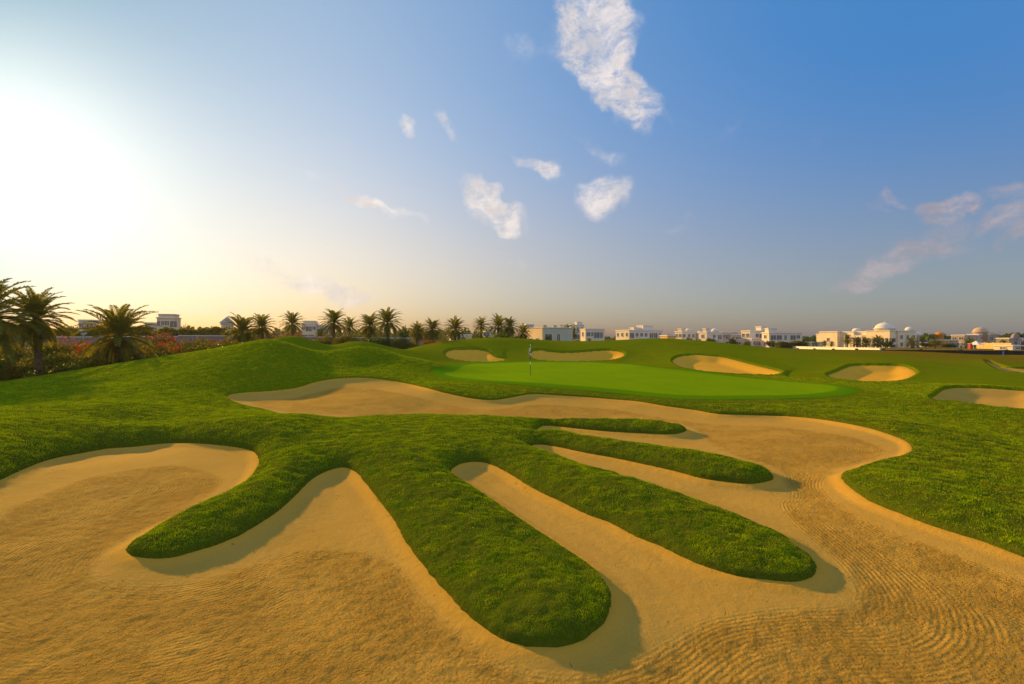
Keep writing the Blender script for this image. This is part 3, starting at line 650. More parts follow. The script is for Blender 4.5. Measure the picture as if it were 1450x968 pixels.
# front row: dark rounded bushes hugging the slope
fr = [(62, 520), (92, 512), (122, 506), (152, 504), (186, 501), (218, 500), (250, 496), (282, 492), (312, 487), (340, 482)]
lab = ['leftmost dark bush at the foot of the slope, by the bare soil', 'dark bush at the foot of the tall upright palm', 'dark bush left of the broad full palm', 'dark bush at the trunk of the broad full palm',
 'dark bush right under the broad full palm', 'dark bush below the bright red flowers', 'dark bush below the orange flowers', 'dark bush where the slope rises steeply', 'dark bush just left of the palm pair', 'dark bush at the foot of the palm pair']
for i, (px, top) in enumerate(fr): shrub(px, top, 38+i*1.2, 46, 'dark%d' % (i % 3), lab[i], GS, dz=-.2)
GR = 'bougainvillea growing up the boundary wall'
fl = [(8, 478, 52, 60, 'green0', 'greenish yellow bougainvillea by the left picture edge'), (-8, 500, 44, 60, 'dark1', 'dark bush cut by the left picture edge'),
 (34, 486, 50, 52, 'green1', 'bougainvillea with few orange flowers under the second palm'), (30, 512, 44, 40, 'green2', 'low olive bush above the bare soil'), (78, 482, 54, 52, 'green2', 'bougainvillea half hidden by the upright palm'),
 (104, 478, 56, 46, 'red0', 'red bougainvillea between the upright palm and the broad palm'), (128, 484, 52, 46, 'red1', 'lower red bougainvillea left of the broad palm'),
 (152, 478, 58, 50, 'pink0', 'magenta bougainvillea behind the broad palm'), (198, 480, 54, 44, 'green0', 'orange flecked bougainvillea right of the broad palm trunk'),
 (214, 473, 60, 50, 'pink1', 'magenta bougainvillea high on the wall right of the broad palm'), (228, 481, 52, 42, 'red2', 'brightest red bougainvillea in the middle of the bank'),
 (246, 474, 60, 46, 'pink2', 'pink bougainvillea topping the wall above the red one'), (256, 485, 50, 44, 'red0', 'red and orange bougainvillea low on the bank'),
 (276, 475, 58, 46, 'green1', 'orange bougainvillea reaching the top of the wall'), (290, 483, 52, 44, 'green2', 'olive bougainvillea right of the orange one'),
 (308, 472, 62, 46, 'pink0', 'magenta bougainvillea on the wall near the gabled house'), (322, 478, 56, 40, 'green0', 'leafy bougainvillea left of the palm pair'),
 (360, 474, 66, 44, 'red1', 'red bougainvillea behind the palm pair'), (395, 473, 66, 46, 'pink1', 'magenta bougainvillea left of the lone slender palm'), (430, 473, 72, 46, 'pink2', 'magenta bougainvillea right of the lone slender palm'),
 (455, 472, 66, 40, 'green1', 'green bush left of the tall palm between the mounds'), (487, 470, 62, 40, 'green2', 'green bush between the mounds below the small palm'), (508, 474, 60, 34, 'dark0', 'dark bush behind the second mound'),
 (540, 474, 60, 36, 'dark1', 'dark bush at the trunk of the tallest palm'), (566, 477, 64, 34, 'dark2', 'dark bush in the dip right of the second mound'), (585, 482, 72, 36, 'green0', 'orange flecked bush below the yellowish palm'),
 (612, 480, 72, 34, 'red2', 'reddish bush below the double palm'), (632, 479, 76, 30, 'green1', 'bush left of the round headed palm'), (664, 478, 76, 30, 'green2', 'bush right of the round headed palm'),
 (692, 470, 78, 34, 'dark0', 'leafy dark clump below the spreading palm'), (712, 468, 78, 34, 'dark1', 'tall dark clump below the dense palm'), (729, 474, 76, 26, 'green0', 'bush left of the short palm by the yellow house')]
low = [(48, 503, 46, 'low scrub bush right of the bare soil'), (75, 498, 47, 'low scrub bush at the foot of the upright palm trunk'), (106, 497, 48, 'low scrub bush under the first red bougainvillea'), (138, 494, 48, 'low scrub bush left of the broad palm trunk'),
 (168, 492, 49, 'low scrub bush right behind the broad palm trunk'), (200, 490, 50, 'low scrub bush right of the broad palm trunk'), (232, 489, 50, 'low scrub bush under the brightest red bougainvillea'), (264, 487, 51, 'low scrub bush under the orange bougainvillea'), (298, 484, 52, 'low scrub bush under the olive bougainvillea'), (328, 482, 54, 'low scrub bush left of the palm pair trunks')]
for i, (px, top, d, lb) in enumerate(low): shrub(px, top, d, 50, ('green0', 'dark1', 'green2')[i % 3], lb, 'low scrub between the slope and the bougainvillea')
for px, top, d, w, key, lb in fl: shrub(px, top, d, w, key, lb, GR if key[:3] in ('red', 'pin') else 'bushes among the palms on the left', name='bougainvillea' if key[:3] in ('red', 'pin') else 'shrub', cat='bougainvillea' if key[:3] in ('red', 'pin') else 'shrub')

# hedges
def hedge(name, p0, p1, h, thick, n, leaf, m, label, cat='hedge', seed=1, zoff=0):
    g = np.random.default_rng(seed); t = g.random(n); x = p0[0]+(p1[0]-p0[0])*t; y = p0[1]+(p1[1]-p0[1])*t
    L = math.hypot(p1[0]-p0[0], p1[1]-p0[1]); nx, ny = -(p1[1]-p0[1])/L, (p1[0]-p0[0])/L
    o = g.uniform(-1, 1, n)*thick/2; zs = np.interp(t, np.linspace(0, 1, 20), [gz(p0[0]+(p1[0]-p0[0])*q, p0[1]+(p1[1]-p0[1])*q) for q in np.linspace(0, 1, 20)])+zoff
    hh = h*(1+.22*fbm(t*L/1.4, t*0, seed, 3)); z = zs+hh*g.random(n)**.6
    p = np.stack([x+nx*o, y+ny*o, z], 1); a = g.normal(size=(n, 3)); a /= np.linalg.norm(a, axis=1)[:, None]; b = np.cross(a, g.normal(size=(n, 3))); b /= np.linalg.norm(b, axis=1)[:, None]
    s = leaf*g.uniform(.6, 1.3, n)[:, None]; base = np.array((p0[0], p0[1], zs[0]*0+float(gz(*p0))))
    V = np.stack([p-a*s, p-b*s*.7, p+a*s, p+b*s*.7], 1).reshape(-1, 3)-base
    me = fast_mesh(name, V, np.arange(4*n).reshape(-1, 4), m); fattr(me, 'rnd', np.repeat(g.random(n), 4))
    o = link(name, me, label=label, cat=cat); o.location = base
hedge('hedge', (xat(60, 84), 84), (xat(345, 92), 92), 4.4, 1.6, 26000, .16, M_leafy, 'long yellow green hedge showing above the boundary wall on the left')
hedge('hedge', (xat(812, 118), 118), (xat(872, 118), 118), 2.1, 1.2, 7000, .13, M_leafy, 'yellowish hedge with orange flowers in front of the flat roofed white house', seed=2)
hedge('hedge', (xat(769, 112), 112), (xat(812, 112), 112), 1.0, 1.0, 4000, .12, M_leafg, 'low hedge at the foot of the grey green house', seed=3)
hedge('hedge', (xat(1100, 128), 128), (xat(1140, 128), 128), 2.0, 2.5, 9000, .13, M_leafy, 'rounded yellow green hedge at the end of the long white block', seed=4)
hedge('hedge', (xat(1040, 110), 110), (xat(1113, 108), 108), .75, .9, 5000, .1, M_leafd, 'low clipped dark hedge below the long white block', seed=5)

# ---------- boundary walls ----------
M_wallp = plain('painted_wall', (.24, .18, .20), .85, .2, .06, .8)
M_wallw = plain('white_render', (.78, .75, .70), .85, .2, .06, .8)
M_fence = plain('dark_fence', (.018, .030, .022), .8, .2, .2, 2)
def wall_run(name, pts, h, th_, m, label, cat, cap=None, post=0):
    x0, y0 = pts[0]; z0 = gz(x0, y0); root = empty(name, (x0, y0, z0), label=label, cat=cat)
    b = MB(); c = MB(); posts = []
    for (xa, ya), (xb, yb) in zip(pts, pts[1:]):
        L = math.hypot(xb-xa, yb-ya); n = max(2, int(L/6))
        for k in range(n):
            ta, tb = k/n, (k+1)/n
            ax, ay, bx, by = xa+(xb-xa)*ta, ya+(yb-ya)*ta, xa+(xb-xa)*tb, ya+(yb-ya)*tb
            nx, ny = -(by-ay), (bx-ax); q = math.hypot(nx, ny); nx, ny = nx/q*th_/2, ny/q*th_/2; zz = (gz(ax, ay)+gz(bx, by))/2-z0
            ring = lambda e: [(ax+nx*e-x0, ay+ny*e-y0), (bx+nx*e-x0, by+ny*e-y0), (bx-nx*e-x0, by-ny*e-y0), (ax-nx*e-x0, ay-ny*e-y0)]
            b.prism(ring(1), zz-.8, zz+h)
            if cap: c.prism(ring(1.6), zz+h+.002, zz+h+.10)
            if post and k % post == 0: posts.append((ax-x0, ay-y0, zz))
    b.build('panel', m, root)
    if cap: c.build('coping', cap, root)
    for (px_, py_, pz) in posts[:60]:
        q = MB(); q.box(px_-.16, px_+.16, py_-.16, py_+.16, pz-.5, pz+h+.16); q.build('post', m, root)
wall_run('boundary_wall', [(xat(-60, 64), 64), (xat(150, 67), 67), (xat(345, 74), 74), (xat(470, 88), 88), (xat(600, 100), 100)], 2.75, .25, M_wallp, 'pale mauve boundary wall behind the bougainvillea on the left', 'wall', M_wallw)
wall_run('garden_wall', [(xat(1113, 132), 132), (xat(1247, 86), 86)], .85, .3, M_wallw, 'low bright white wall in front of the domed villa', 'wall', M_wallw)
wall_run('fence', [(xat(1090, 112), 112), (xat(1180, 88), 88), (xat(1250, 78), 78), (xat(1360, 74), 74), (xat(1560, 72), 72)], .62, .12, M_fence, 'long low dark fence running along the far edge of the course on the right', 'fence', None, 1)
wall_run('garden_wall', [(xat(1384, 150), 150), (xat(1433, 128), 128)], 1.7, .3, plain('ochre_wall', (.62, .40, .16), .85, .2, .1, 1), 'ochre garden wall in front of the sandstone house', 'wall', None, 1)

# ---------- houses ----------
M_glass = plain('window_glass', (.10, .11, .12), .2, .5, .1, .5)
M_trim = plain('stone_trim', (.70, .66, .58), .8, .2, .05, 1)
M_roof = plain('flat_roof', (.35, .33, .30), .9, .1, .1, 1)
def wallmat(name, c): return plain(name, c, .85, .2, .05, .35)
def block(root, o, x0, x1, y0, y1, z0, z1, m, name='wall', cornice=.35, trim=None, para=0):
    """a rendered block in the thing's own frame with a cornice and a parapet"""
    b = MB(); b.box(x0, x1, y0, y1, z0, z1); w = b.build(name, m, root)
    if cornice:
        c = MB(); e = .22; c.box(x0-e, x1+e, y0-e, y1+e, z1+.002, z1+cornice*.5); c.box(x0-e*.4, x1+e*.4, y0-e*.4, y1+e*.4, z1+cornice*.5+.002, z1+cornice)
        c.build('cornice', trim or M_trim, w)
    return w
def window(root, face, a, z, w, h, pos_, frame=M_trim, arch=False):
    """face 'f' front (y = pos_, looking -y) or 'l' left (x = pos_, looking -x)"""
    f = MB(); t = .09
    def bx(mb, a0, a1, z0, z1, d0, d1):
        if face == 'f': mb.box(a0, a1, pos_-d1, pos_-d0, z0, z1)
        else: mb.box(pos_-d1, pos_-d0, a0, a1, z0, z1)
    bx(f, a-w/2-t, a-w/2, z-t, z+h+t, -.05, .10); bx(f, a+w/2, a+w/2+t, z-t, z+h+t, -.05, .10)
    bx(f, a-w/2, a+w/2, z+h, z+h+t, -.05, .10); bx(f, a-w/2-.1, a+w/2+.1, z-t-.06, z, -.05, .16); bx(f, a-.03, a+.03, z, z+h, -.02, .05)
    o = f.build('window', frame, root); p = MB(); bx(p, a-w/2, a+w/2, z, z+h, -.04, .015); p.build('pane', M_glass, o)
def house(l, m_, r, top, d, psi, mat, label, floors=2, nf=4, nl=2, name='house', dome=None, extra=None, cren=False, winw=1.3, base=None, cat='house', tower=None, minlen=4., maxlen=16., cornice=.35, body=None):
    k = lambda p: (p-CX)/FPX
    Cx, Cy = k(m_)*d, d; ps = R(psi); ux, uy = math.cos(ps), math.sin(ps); vx, vy = -uy, ux
    W = (k(r)*Cy-Cx)/(ux-k(r)*uy); den = (vx-k(l)*vy); Dp = (k(l)*Cy-Cx)/den if abs(den) > 1e-4 else 8
    if not (minlen <= Dp <= maxlen): Dp = max(minlen, min(maxlen, abs(Dp)))
    z0 = min(gz(Cx, Cy), gz(Cx+ux*W, Cy+uy*W))-.1; H = zat(top, d)-z0-cornice
    root = empty(name, (Cx, Cy, z0), ps, label=label, cat=cat)
    block(root, None, 0, W, 0, Dp, -.6, H, mat, cornice=cornice)
    fh = H/floors
    for fl_ in range(floors):
        for i in range(nf):
            q = rng.random()
            if q < .16: continue
            window(root, 'f', W*(i+.5)/nf+rng.uniform(-.3, .3), fl_*fh+fh*(.30 if q < .7 else .12), winw*(1 if q < .55 else .7 if q < .8 else 1.5), fh*(.42 if q < .7 else .60), 0)
        for i in range(nl): window(root, 'l', Dp*(i+.5)/nl, fl_*fh+fh*.32, winw, fh*.42, 0)
    if nf:
        b = MB(); dw = 1.2; xx = W*.5 if nf % 2 == 0 else W*(.5+1)/nf if nf > 1 else W*.25
        b.box(xx-dw/2, xx+dw/2, -.06, .04, -.1, 2.2); b.build('door', M_wooddoor, root)
    if cren:
        b = MB()
        for i in range(int(W/2.6)):
            b = MB(); x = .1+i*W/int(W/2.6); b.box(x, x+1.1, .02, .4, H+cornice, H+cornice+.6); b.build('parapet', mat, root)
    if dome:
        for (fx, fy, rad, hgt) in dome:
            b = MB(); zz = H+cornice; b.lathe([(rad*1.05, zz), (rad*1.05, zz+hgt*.25), (rad*1.15, zz+hgt*.27), (rad*1.15, zz+hgt*.34)]+[(rad*math.cos(t), zz+hgt*.34+hgt*.66*math.sin(t)) for t in np.linspace(0, 1.52, 8)], fx*W, fy*Dp, 20)
            b.build('dome', M_trim, root, smooth=True)
    if tower:
        for (fx0, fx1, fy0, fy1, h2) in tower: block(root, None, fx0*W, fx1*W, fy0*Dp, fy1*Dp, H+cornice, H+cornice+h2, mat, 'roof_room', .25)
    if extra: extra(root, W, Dp, H)
    return root, W, Dp, H
M_wooddoor = plain('dark_door', (.10, .055, .03), .5, .4, .15, 3)
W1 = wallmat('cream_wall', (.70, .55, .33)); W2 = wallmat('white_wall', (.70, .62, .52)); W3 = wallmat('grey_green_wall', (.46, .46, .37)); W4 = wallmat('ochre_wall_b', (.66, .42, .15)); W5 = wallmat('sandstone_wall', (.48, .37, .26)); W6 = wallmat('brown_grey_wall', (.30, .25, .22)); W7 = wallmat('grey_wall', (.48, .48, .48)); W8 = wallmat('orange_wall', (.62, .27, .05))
# house right of the flagstick: its sunlit left face painted in as yellow
def lit_side(root, W, D, H):
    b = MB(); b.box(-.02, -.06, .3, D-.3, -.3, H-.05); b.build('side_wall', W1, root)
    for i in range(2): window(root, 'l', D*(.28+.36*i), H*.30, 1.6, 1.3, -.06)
house(743, 769, 811, 463, 128, 28, W3, 'grey green house with its sunlit left wall coloured yellow and stepped parapet, right of the flagstick', 1, 3, 0, cren=True, winw=1.5, extra=lit_side, tower=[(-.35, -.1, .5, .8, .01)][:0], maxlen=22, cornice=.15)
house(743, 745, 756, 458.5, 165, 10, W7, 'small grey roof block behind the yellow wall', 3, 2, 0, winw=.9)
house(804, 808, 827, 459, 190, 16, W2, 'tall narrow white house with a roof room, half hidden by the dark palm', 3, 3, 1, tower=[(.55, .95, .3, .7, .8)])
house(826, 829, 856, 465, 150, 14, W2, 'flat roofed white house with three upper windows, right of the dark palm', 2, 4, 1, cornice=.3)
def porch(root, W, D, H):
    b = MB(); b.box(W*.30, W*.72, -1.6, -.002, H*.50, H*.56); b.build('balcony', M_trim, root)
    for i in range(4):
        c = MB(); x = W*(.32+.38*i/3); c.lathe([(.22, -.2), (.22, .2), (.15, .25), (.15, H*.48), (.22, H*.498)], x, -1.35, 10); c.build('column', M_trim, root, smooth=True)
house(872, 891, 938, 466.5, 185, 22, W2, 'ornate pale mansion with cornices and small domed turrets on the crest behind the green', 2, 7, 3, tower=[(.52, .82, .25, .7, 1.6), (.18, .34, .1, .4, .7)], dome=[(.44, .25, .9, 1.0)], extra=porch, maxlen=18)
house(938, 945, 957, 474, 165, 20, W4, 'small ochre outbuilding next to the ornate mansion', 1, 2, 1)
house(956, 966, 985, 468.5, 195, 26, W2, 'first white villa of the row, with a small roof dome and bright left walls', 2, 3, 2, tower=[(0, .3, .1, .6, .9)], dome=[(.62, .3, 1.0, 1.2)], extra=porch)
house(985, 989, 998, 471, 198, 22, W2, 'narrow white villa link with an arched roof', 2, 2, 1, dome=[(.5, .3, .8, .9)])
house(996, 1001, 1023, 469.5, 180, 24, W2, 'second white villa of the row with a pale dome', 2, 3, 1, tower=[(0, .22, .1, .5, 1.1)], dome=[(.66, .3, 1.2, 1.4)], extra=porch)
house(1021, 1023, 1036, 469.5, 185, 12, W7, 'plain grey block between the white villas', 2, 3, 1)
house(1033, 1036, 1051, 473, 190, 18, W5, 'low brownish house with a hipped roof among the white villas', 2, 3, 1, tower=[(.1, .75, .2, .7, .7)])
def stack(root, W, D, H):
    block(root, None, -3.5, W*.30, -4.2, -.002, -.6, H*.52, W2)
    for i in range(3): window(root, 'f', -2.3+i*W*.12, H*.16, 1.1, 1.4, -4.2)
house(1051, 1062, 1088, 467.5, 175, 20, W2, 'white stepped block with bright upper walls, left half of the long white building', 2, 4, 2, extra=stack, tower=[(.7, 1., .2, .8, 1.3)], maxlen=12)
house(1086, 1089, 1136, 470, 165, 6, W2, 'long plain white block with few windows', 2, 5, 1, tower=[(.05, .3, .3, .8, 1.2)])
house(1128, 1137, 1166, 483.5, 170, 20, W1, 'low cream building left of the domed villa', 1, 3, 3)
# the domed villa
def villa():
    d, psi, l, m_, r = 172, 18, 1164, 1272, 1304
    k = lambda p: (p-CX)/FPX
    Cx, Cy = k(m_)*d, d; ps = R(psi); ux, uy = math.cos(ps), math.sin(ps); vx, vy = -uy, ux
    Wd = (k(r)*Cy-Cx)/(ux-k(r)*uy); Dp = (k(l)*Cy-Cx)/(vx-k(l)*vy); z0 = gz(Cx, Cy)-.2; H = zat(467.5, d)-z0-.4
    root = empty('villa', (Cx, Cy, z0), ps, label='large cream villa with a big pale dome over a columned portico', cat='villa')
    m = wallmat('villa_wall', (.76, .66, .46)); D = Dp
    # local x: across (front looks -y, lit facade looks -x); y: along the facade
    block(root, None, 0, Wd*.8, 0, D*.52, -.6, H, m); block(root, None, Wd*.8+.002, Wd, 1.5, 8, -.6, H*.8, m, 'side_wing')
    block(root, None, -1.2, Wd*.7, D*.52+.002, D*.70, -.6, H, m, 'wing'); block(root, None, -2.8, Wd*.7, D*.70+.002, D*.965, -.6, H+.2, m, 'wing'); block(root, None, -2.0, Wd*.6, D*.965+.002, D*1.03, -.6, H-.7, m, 'wing')
    # portico: slab on columns with the dome above
    y0, y1 = D*.02, D*.30
    b = MB(); b.box(-3.4, -.002, y0, y1, H*.60, H+.15); w = b.build('portico', m, root)
    c = MB(); c.box(-3.6, .1, y0-.2, y1+.2, H+.152, H+.45); c.build('cornice', M_trim, w)
    b = MB(); b.box(-3.5, -.002, y0, y1*.62, H*.22, H*.36); b.build('balcony', M_trim, root)
    for i in range(6):
        q = MB(); yy = y0+.4+(y1-y0-.8)*i/5; q.lathe([(.35, -.3), (.35, .3), (.24, .4), (.22, H*.55), (.36, H*.598)], -3.0, yy, 12); q.build('column', M_trim, root, smooth=True)
    for i in range(5): window(root, 'l', y0+.9+(y1-y0-1.8)*i/4, H*.36, 1.2, H*.2, 0)
    for i in range(5): window(root, 'l', y0+.9+(y1-y0-1.8)*i/4, H*.06, 1.2, H*.14, 0)
    # balcony hood over the middle wing
    b = MB(); b.box(-3.2, -.002, D*.36, D*.60, H*.66, H*.80); b.build('balcony', M_trim, root)
    for i in range(4): q = MB(); q.box(-3.0, -2.6, D*(.365+.075*i), D*(.365+.075*i)+.4, 0, H*.658); q.build('column', M_trim, root)
    for i in range(4): window(root, 'l', D*(.38+.045*i), H*.34, 1.0, H*.26, 0)
    for i in range(1): window(root, 'l', D*.83, H*.42, 1.1, H*.22, -2.8)
    for zf in (.12, .56):
        for i in range(3): window(root, 'f', Wd*.8*(i+.5)/3, H*zf, 1.3, H*.22, 0)
    dx, dy, rad = 1.2, D*.185, 3.0; zz = H+.4
    q = MB(); q.lathe([(rad*1.05, zz-.3), (rad*1.05, zz+.75), (rad*1.16, zz+.78), (rad*1.16, zz+.95), (rad*1.02, zz+.97)]+[(rad*math.cos(t), zz+.97+2.0*math.sin(t)) for t in np.linspace(0, 1.5, 10)], dx, dy, 28); q.build('dome', M_trim, root, smooth=True)
    q = MB(); q.lathe([(.22, zz+2.9), (.12, zz+3.3), (.02, zz+3.6)], dx, dy, 8); q.build('finial', M_trim, root)
    for (ax, ay, rd) in ((Wd*.45, D*.64, 1.5), (Wd*.72, D*.06, 1.3)):
        q = MB(); q.lathe([(rd, zz-.2), (rd, zz+.3), (rd*1.12, zz+.32)]+[(rd*math.cos(t), zz+.4+1.0*math.sin(t)) for t in np.linspace(0, 1.5, 7)], ax, ay, 20); q.build('turret_dome', M_trim, root, smooth=True)
    q = MB(); q.lathe([(1.0, -.5), (1.0, H*.7), (1.6, H*.74), (1.6, H*.95), (1.1, H*.96), (.9, H*1.02)], Wd+2.2, 3.0, 16); q.build('round_tower', M_trim, root, smooth=True)
villa()
house(1304, 1306, 1325, 484, 200, 12, W7, 'low grey building between the domed villa and the orange tower', 1, 4, 1)
def minaret(root, W, D, H):
    b = MB(); b.lathe([(1.15, H*.5), (1.15, H+1.6), (1.45, H+1.7), (1.45, H+2.5), (1.2, H+2.6), (.8, H+2.85), (.05, H+2.95)], 1.2, 2, 18); b.build('round_tower', W8, root, smooth=True)
house(1333, 1336, 1357, 480.5, 165, 16, W8, 'orange house with a round orange corner tower', 1, 4, 1, extra=minaret)
house(1356, 1366, 1386, 473.5, 178, 24, W5, 'sandstone house with a bright left wall, left of the domed tower', 2, 3, 2)
def bigdome(root, W, D, H):
    b = MB(); r_ = W*.20; b.lathe([(r_, H-2), (r_, H+.9), (r_*1.18, H+1.0), (r_*1.18, H+1.3)]+[(r_*1.08*math.cos(t), H+1.3+1.7*math.sin(t)) for t in np.linspace(0, 1.5, 8)], W*.30, 1.5, 18); b.build('domed_tower', W5, root, smooth=True)
    b = MB(); b.box(W*.58, W+.8, -1.2, D*.5, H+.6, H+.9); b.build('roof_canopy', M_trim, root)
house(1383, 1386, 1414, 472.5, 188, 14, W5, 'sandstone house with a domed round tower and wide flat eaves', 2, 4, 1, extra=bigdome)
house(1412, 1415, 1429, 481, 205, 12, W2, 'pale low house seen between the sandstone house and the arched gable', 2, 3, 1)
def archg(root, W, D, H):
    b = MB(); n = 12; ring = [(W*.5+W*.26*math.cos(t), H+W*.30*math.sin(t)) for t in np.linspace(0, math.pi, n)]
    vs = [(x, -.3, z) for x, z in ring]+[(x, .6, z) for x, z in ring]
    b.add(vs, [tuple(range(n)), tuple(range(n, 2*n))[::-1]]+[(i, i+n, (i+1) % n+n, (i+1) % n) for i in range(n)]); b.build('arched_gable', W6, root)
house(1426, 1429, 1447, 478, 180, 14, W6, 'dark house with a rounded arched gable near the right edge', 2, 3, 1, extra=archg)
house(1444, 1447, 1475, 478, 190, 14, W2, 'pale house cut off by the right edge of the picture', 2, 4, 1)
house(1430, 1434, 1462, 488.5, 118, 10, W2, 'small white flat roofed hut with a brown roof edge at the right edge', 1, 2, 1, cornice=.25)
# left side, beyond the hedge
house(106, 111, 131, 452, 150, 16, W7, 'hazy flat roofed house left of the broad palm', 3, 3, 1)
house(200, 206, 222, 456, 140, 20, W7, 'low hazy grey wing right of the broad palm', 2, 3, 1)
house(218, 222, 247, 448.5, 140, 12, W1, 'cream house with a wide flat roof above the left hedge', 3, 4, 1, tower=[(.05, .95, .1, .9, .7)])
def gable(root, W, D, H):
    b = MB(); z = H+.36; b.add([(-.5, -.5, z), (W+.5, -.5, z), (W+.5, D+.5, z), (-.5, D+.5, z), (W*.5, D*.3, z+1.9), (W*.5, D*.7, z+1.9)], [(0, 1, 4), (1, 2, 5, 4), (2, 3, 5), (3, 0, 4, 5), (0, 3, 2, 1)]); b.build('hip_roof', M_roof, root)
house(308, 313, 325, 457, 150, 14, W1, 'cream house with a grey hipped roof left of the palm pair', 3, 3, 1, extra=gable)
house(420, 427, 446, 457, 150, 14, W1, 'cream house with a flat cornice right of the lone slender palm', 3, 3, 1, tower=[(.1, .95, .1, .9, .5)])
house(446, 448, 470, 459.5, 155, 10, W7, 'grey glazed house beside the tall palm between the mounds', 2, 6, 1)
house(484, 486, 492, 463, 150, 10, W4, 'glimpse of an ochre wall between the palms', 2, 1, 0)
house(634, 638, 668, 473, 140, 14, W1, 'low yellow wall of a house glimpsed behind the round headed palm', 2, 4, 1)
house(684, 687, 699, 466, 150, 10, W1, 'pale house glimpsed through the leafy clump', 3, 2, 1)

# ---------- broadleaved trees ----------
GT = 'trees by the distant houses'
for px, top, d, w, key, lb in [(1324, 478, 150, 20, 'yellow0', 'yellow leaved tree left of the orange tower'), (1311, 483, 152, 14, 'small0', 'dark bush tree right of the domed villa'), (1342, 486, 145, 20, 'small2', 'dark low tree before the orange house'),
 (1005, 477, 150, 12, 'small0', 'small tree before the second white villa'), (1036, 478, 150, 12, 'small2', 'small dark tree before the brownish house'), (1058, 480, 140, 14, 'yellow0', 'yellow green tree before the stepped white block'),
 (1092, 481, 140, 12, 'small0', 'small tree before the long white block'), (1126, 480, 145, 22, 'yellow0', 'broad yellow green tree at the end of the long white block'), (1253, 482, 142, 20, 'small2', 'dark rounded tree before the villa portico'),
 (1390, 485, 150, 12, 'small0', 'small tree before the domed round tower'), (866, 477, 170, 14, 'yellow0', 'orange green bush tree left of the ornate mansion'), (975, 476, 160, 8, 'small0', 'slim tree before the first white villa'), (989, 479, 155, 8, 'small2', 'slim dark tree by the narrow villa link'),
 (574, 462, 110, 22, 'small2', 'distant dark tree right of the tallest palm'), (603, 468, 112, 20, 'small0', 'distant green tree behind the yellowish palm'), (272, 463, 130, 20, 'small2', 'distant rounded tree right of the cream house'), (262, 458, 128, 12, 'small0', 'distant tree touching the cream house'),
 (98, 458, 110, 20, 'small0', 'thin hazy tree above the hedge between the first palms'), (20, 458, 100, 50, 'small2', 'dark tree behind the palms at the left edge'), (457, 462, 120, 16, 'small2', 'dark tree before the grey glazed house'), (1412, 489, 140, 8, 'small0', 'small bush tree by the ochre wall')]:
    tree(px, top, d, w, key, lb, GT, .3)
# far wood beyond everything: one mass
def farwood():
    g = np.random.default_rng(77); V = []; n = 26000
    a = g.uniform(-52, 52, n); rd = g.uniform(300, 420, n); hmax = np.where(a < 0, 9., 5.)*(1+.5*fbm(a*1.7, a*0, 3, 4)); z = .2+hmax*g.random(n)**.7
    x = rd*np.sin(np.radians(a)); y = rd*np.cos(np.radians(a)); p = np.stack([x, y, z], 1)
    u = g.normal(size=(n, 3)); u /= np.linalg.norm(u, axis=1)[:, None]; v = np.cross(u, g.normal(size=(n, 3))); v /= np.linalg.norm(v, axis=1)[:, None]; s = g.uniform(.6, 1.5, n)[:, None]
    V = np.stack([p-u*s, p-v*s, p+u*s, p+v*s], 1).reshape(-1, 3); me = fast_mesh('distant_trees', V, np.arange(4*n).reshape(-1, 4), M_leafd); fattr(me, 'rnd', np.repeat(g.random(n), 4))
    link('distant_trees', me, kind='stuff', label='far line of hazy trees on the horizon')
farwood()

# ---------- cars and small things ----------
M_tyre = plain('tyre', (.02, .02, .02), .8, .2); 
def car(px, d, rz, col, label, van=False):
    x = xat(px, d); z = gz(x, d); root = empty('parked_car', (x, d, z), R(rz), label=label, cat='van' if van else 'car', group='vehicles parked by the houses')
    m = plain('car_paint', col, .25, .6, .02)
    prof = [(-2.2, .35), (-2.2, .85), (-2.1, 1.0), (-1.3, 1.05), (-.7, 1.5), (.9, 1.52), (1.6, 1.05), (2.2, .95), (2.25, .35)] if not van else [(-2.3, .4), (-2.35, 1.9), (-2.1, 2.05), (1.2, 2.05), (1.8, 1.25), (2.35, 1.05), (2.4, .4)]
    b = MB(); n = len(prof); b.add([(a, -.88, c) for a, c in prof]+[(a, .88, c) for a, c in prof], [tuple(range(n)), tuple(range(n, 2*n))[::-1]]+[(i, i+n, (i+1) % n+n, (i+1) % n) for i in range(n)]); b.build('body', m, root)
    for s in (-1, 1):
        g_ = MB(); w = [(-1.1, 1.1), (-.62, 1.42), (.8, 1.42), (1.35, 1.1)] if not van else [(.2, 1.3), (.2, 1.85), (1.1, 1.85), (1.55, 1.3)]
        y = s*.885; g_.add([(a, y, c) for a, c in w]+[(a, y*1.01, c) for a, c in w], [(0, 1, 2, 3), (7, 6, 5, 4), (0, 4, 5, 1), (1, 5, 6, 2), (2, 6, 7, 3), (3, 7, 4, 0)]); g_.build('side_window', M_glass, root)
        for a in (-1.4, 1.4):
            t = MB(); t.tube([(a, s*.70, .34), (a, s*.92, .34)], .34, 16); wv = t.build('wheel', M_tyre, root)
for px, d, rz, col, lb, v in [(1052, 190, 100, (.8, .8, .8), 'small white van seen from behind, before the stepped white block', True), (1318, 190, 10, (.75, .74, .72), 'white car right of the domed villa', False), (1353, 178, 8, (.6, .6, .6), 'silver car behind the dark fence below the orange house', False),
    (1366, 186, 0, (.8, .8, .8), 'white car behind the silver one', False), (1426, 170, 4, (.7, .7, .7), 'pale car left of the white hut', False)]: car(px, d, rz, col, lb, v)
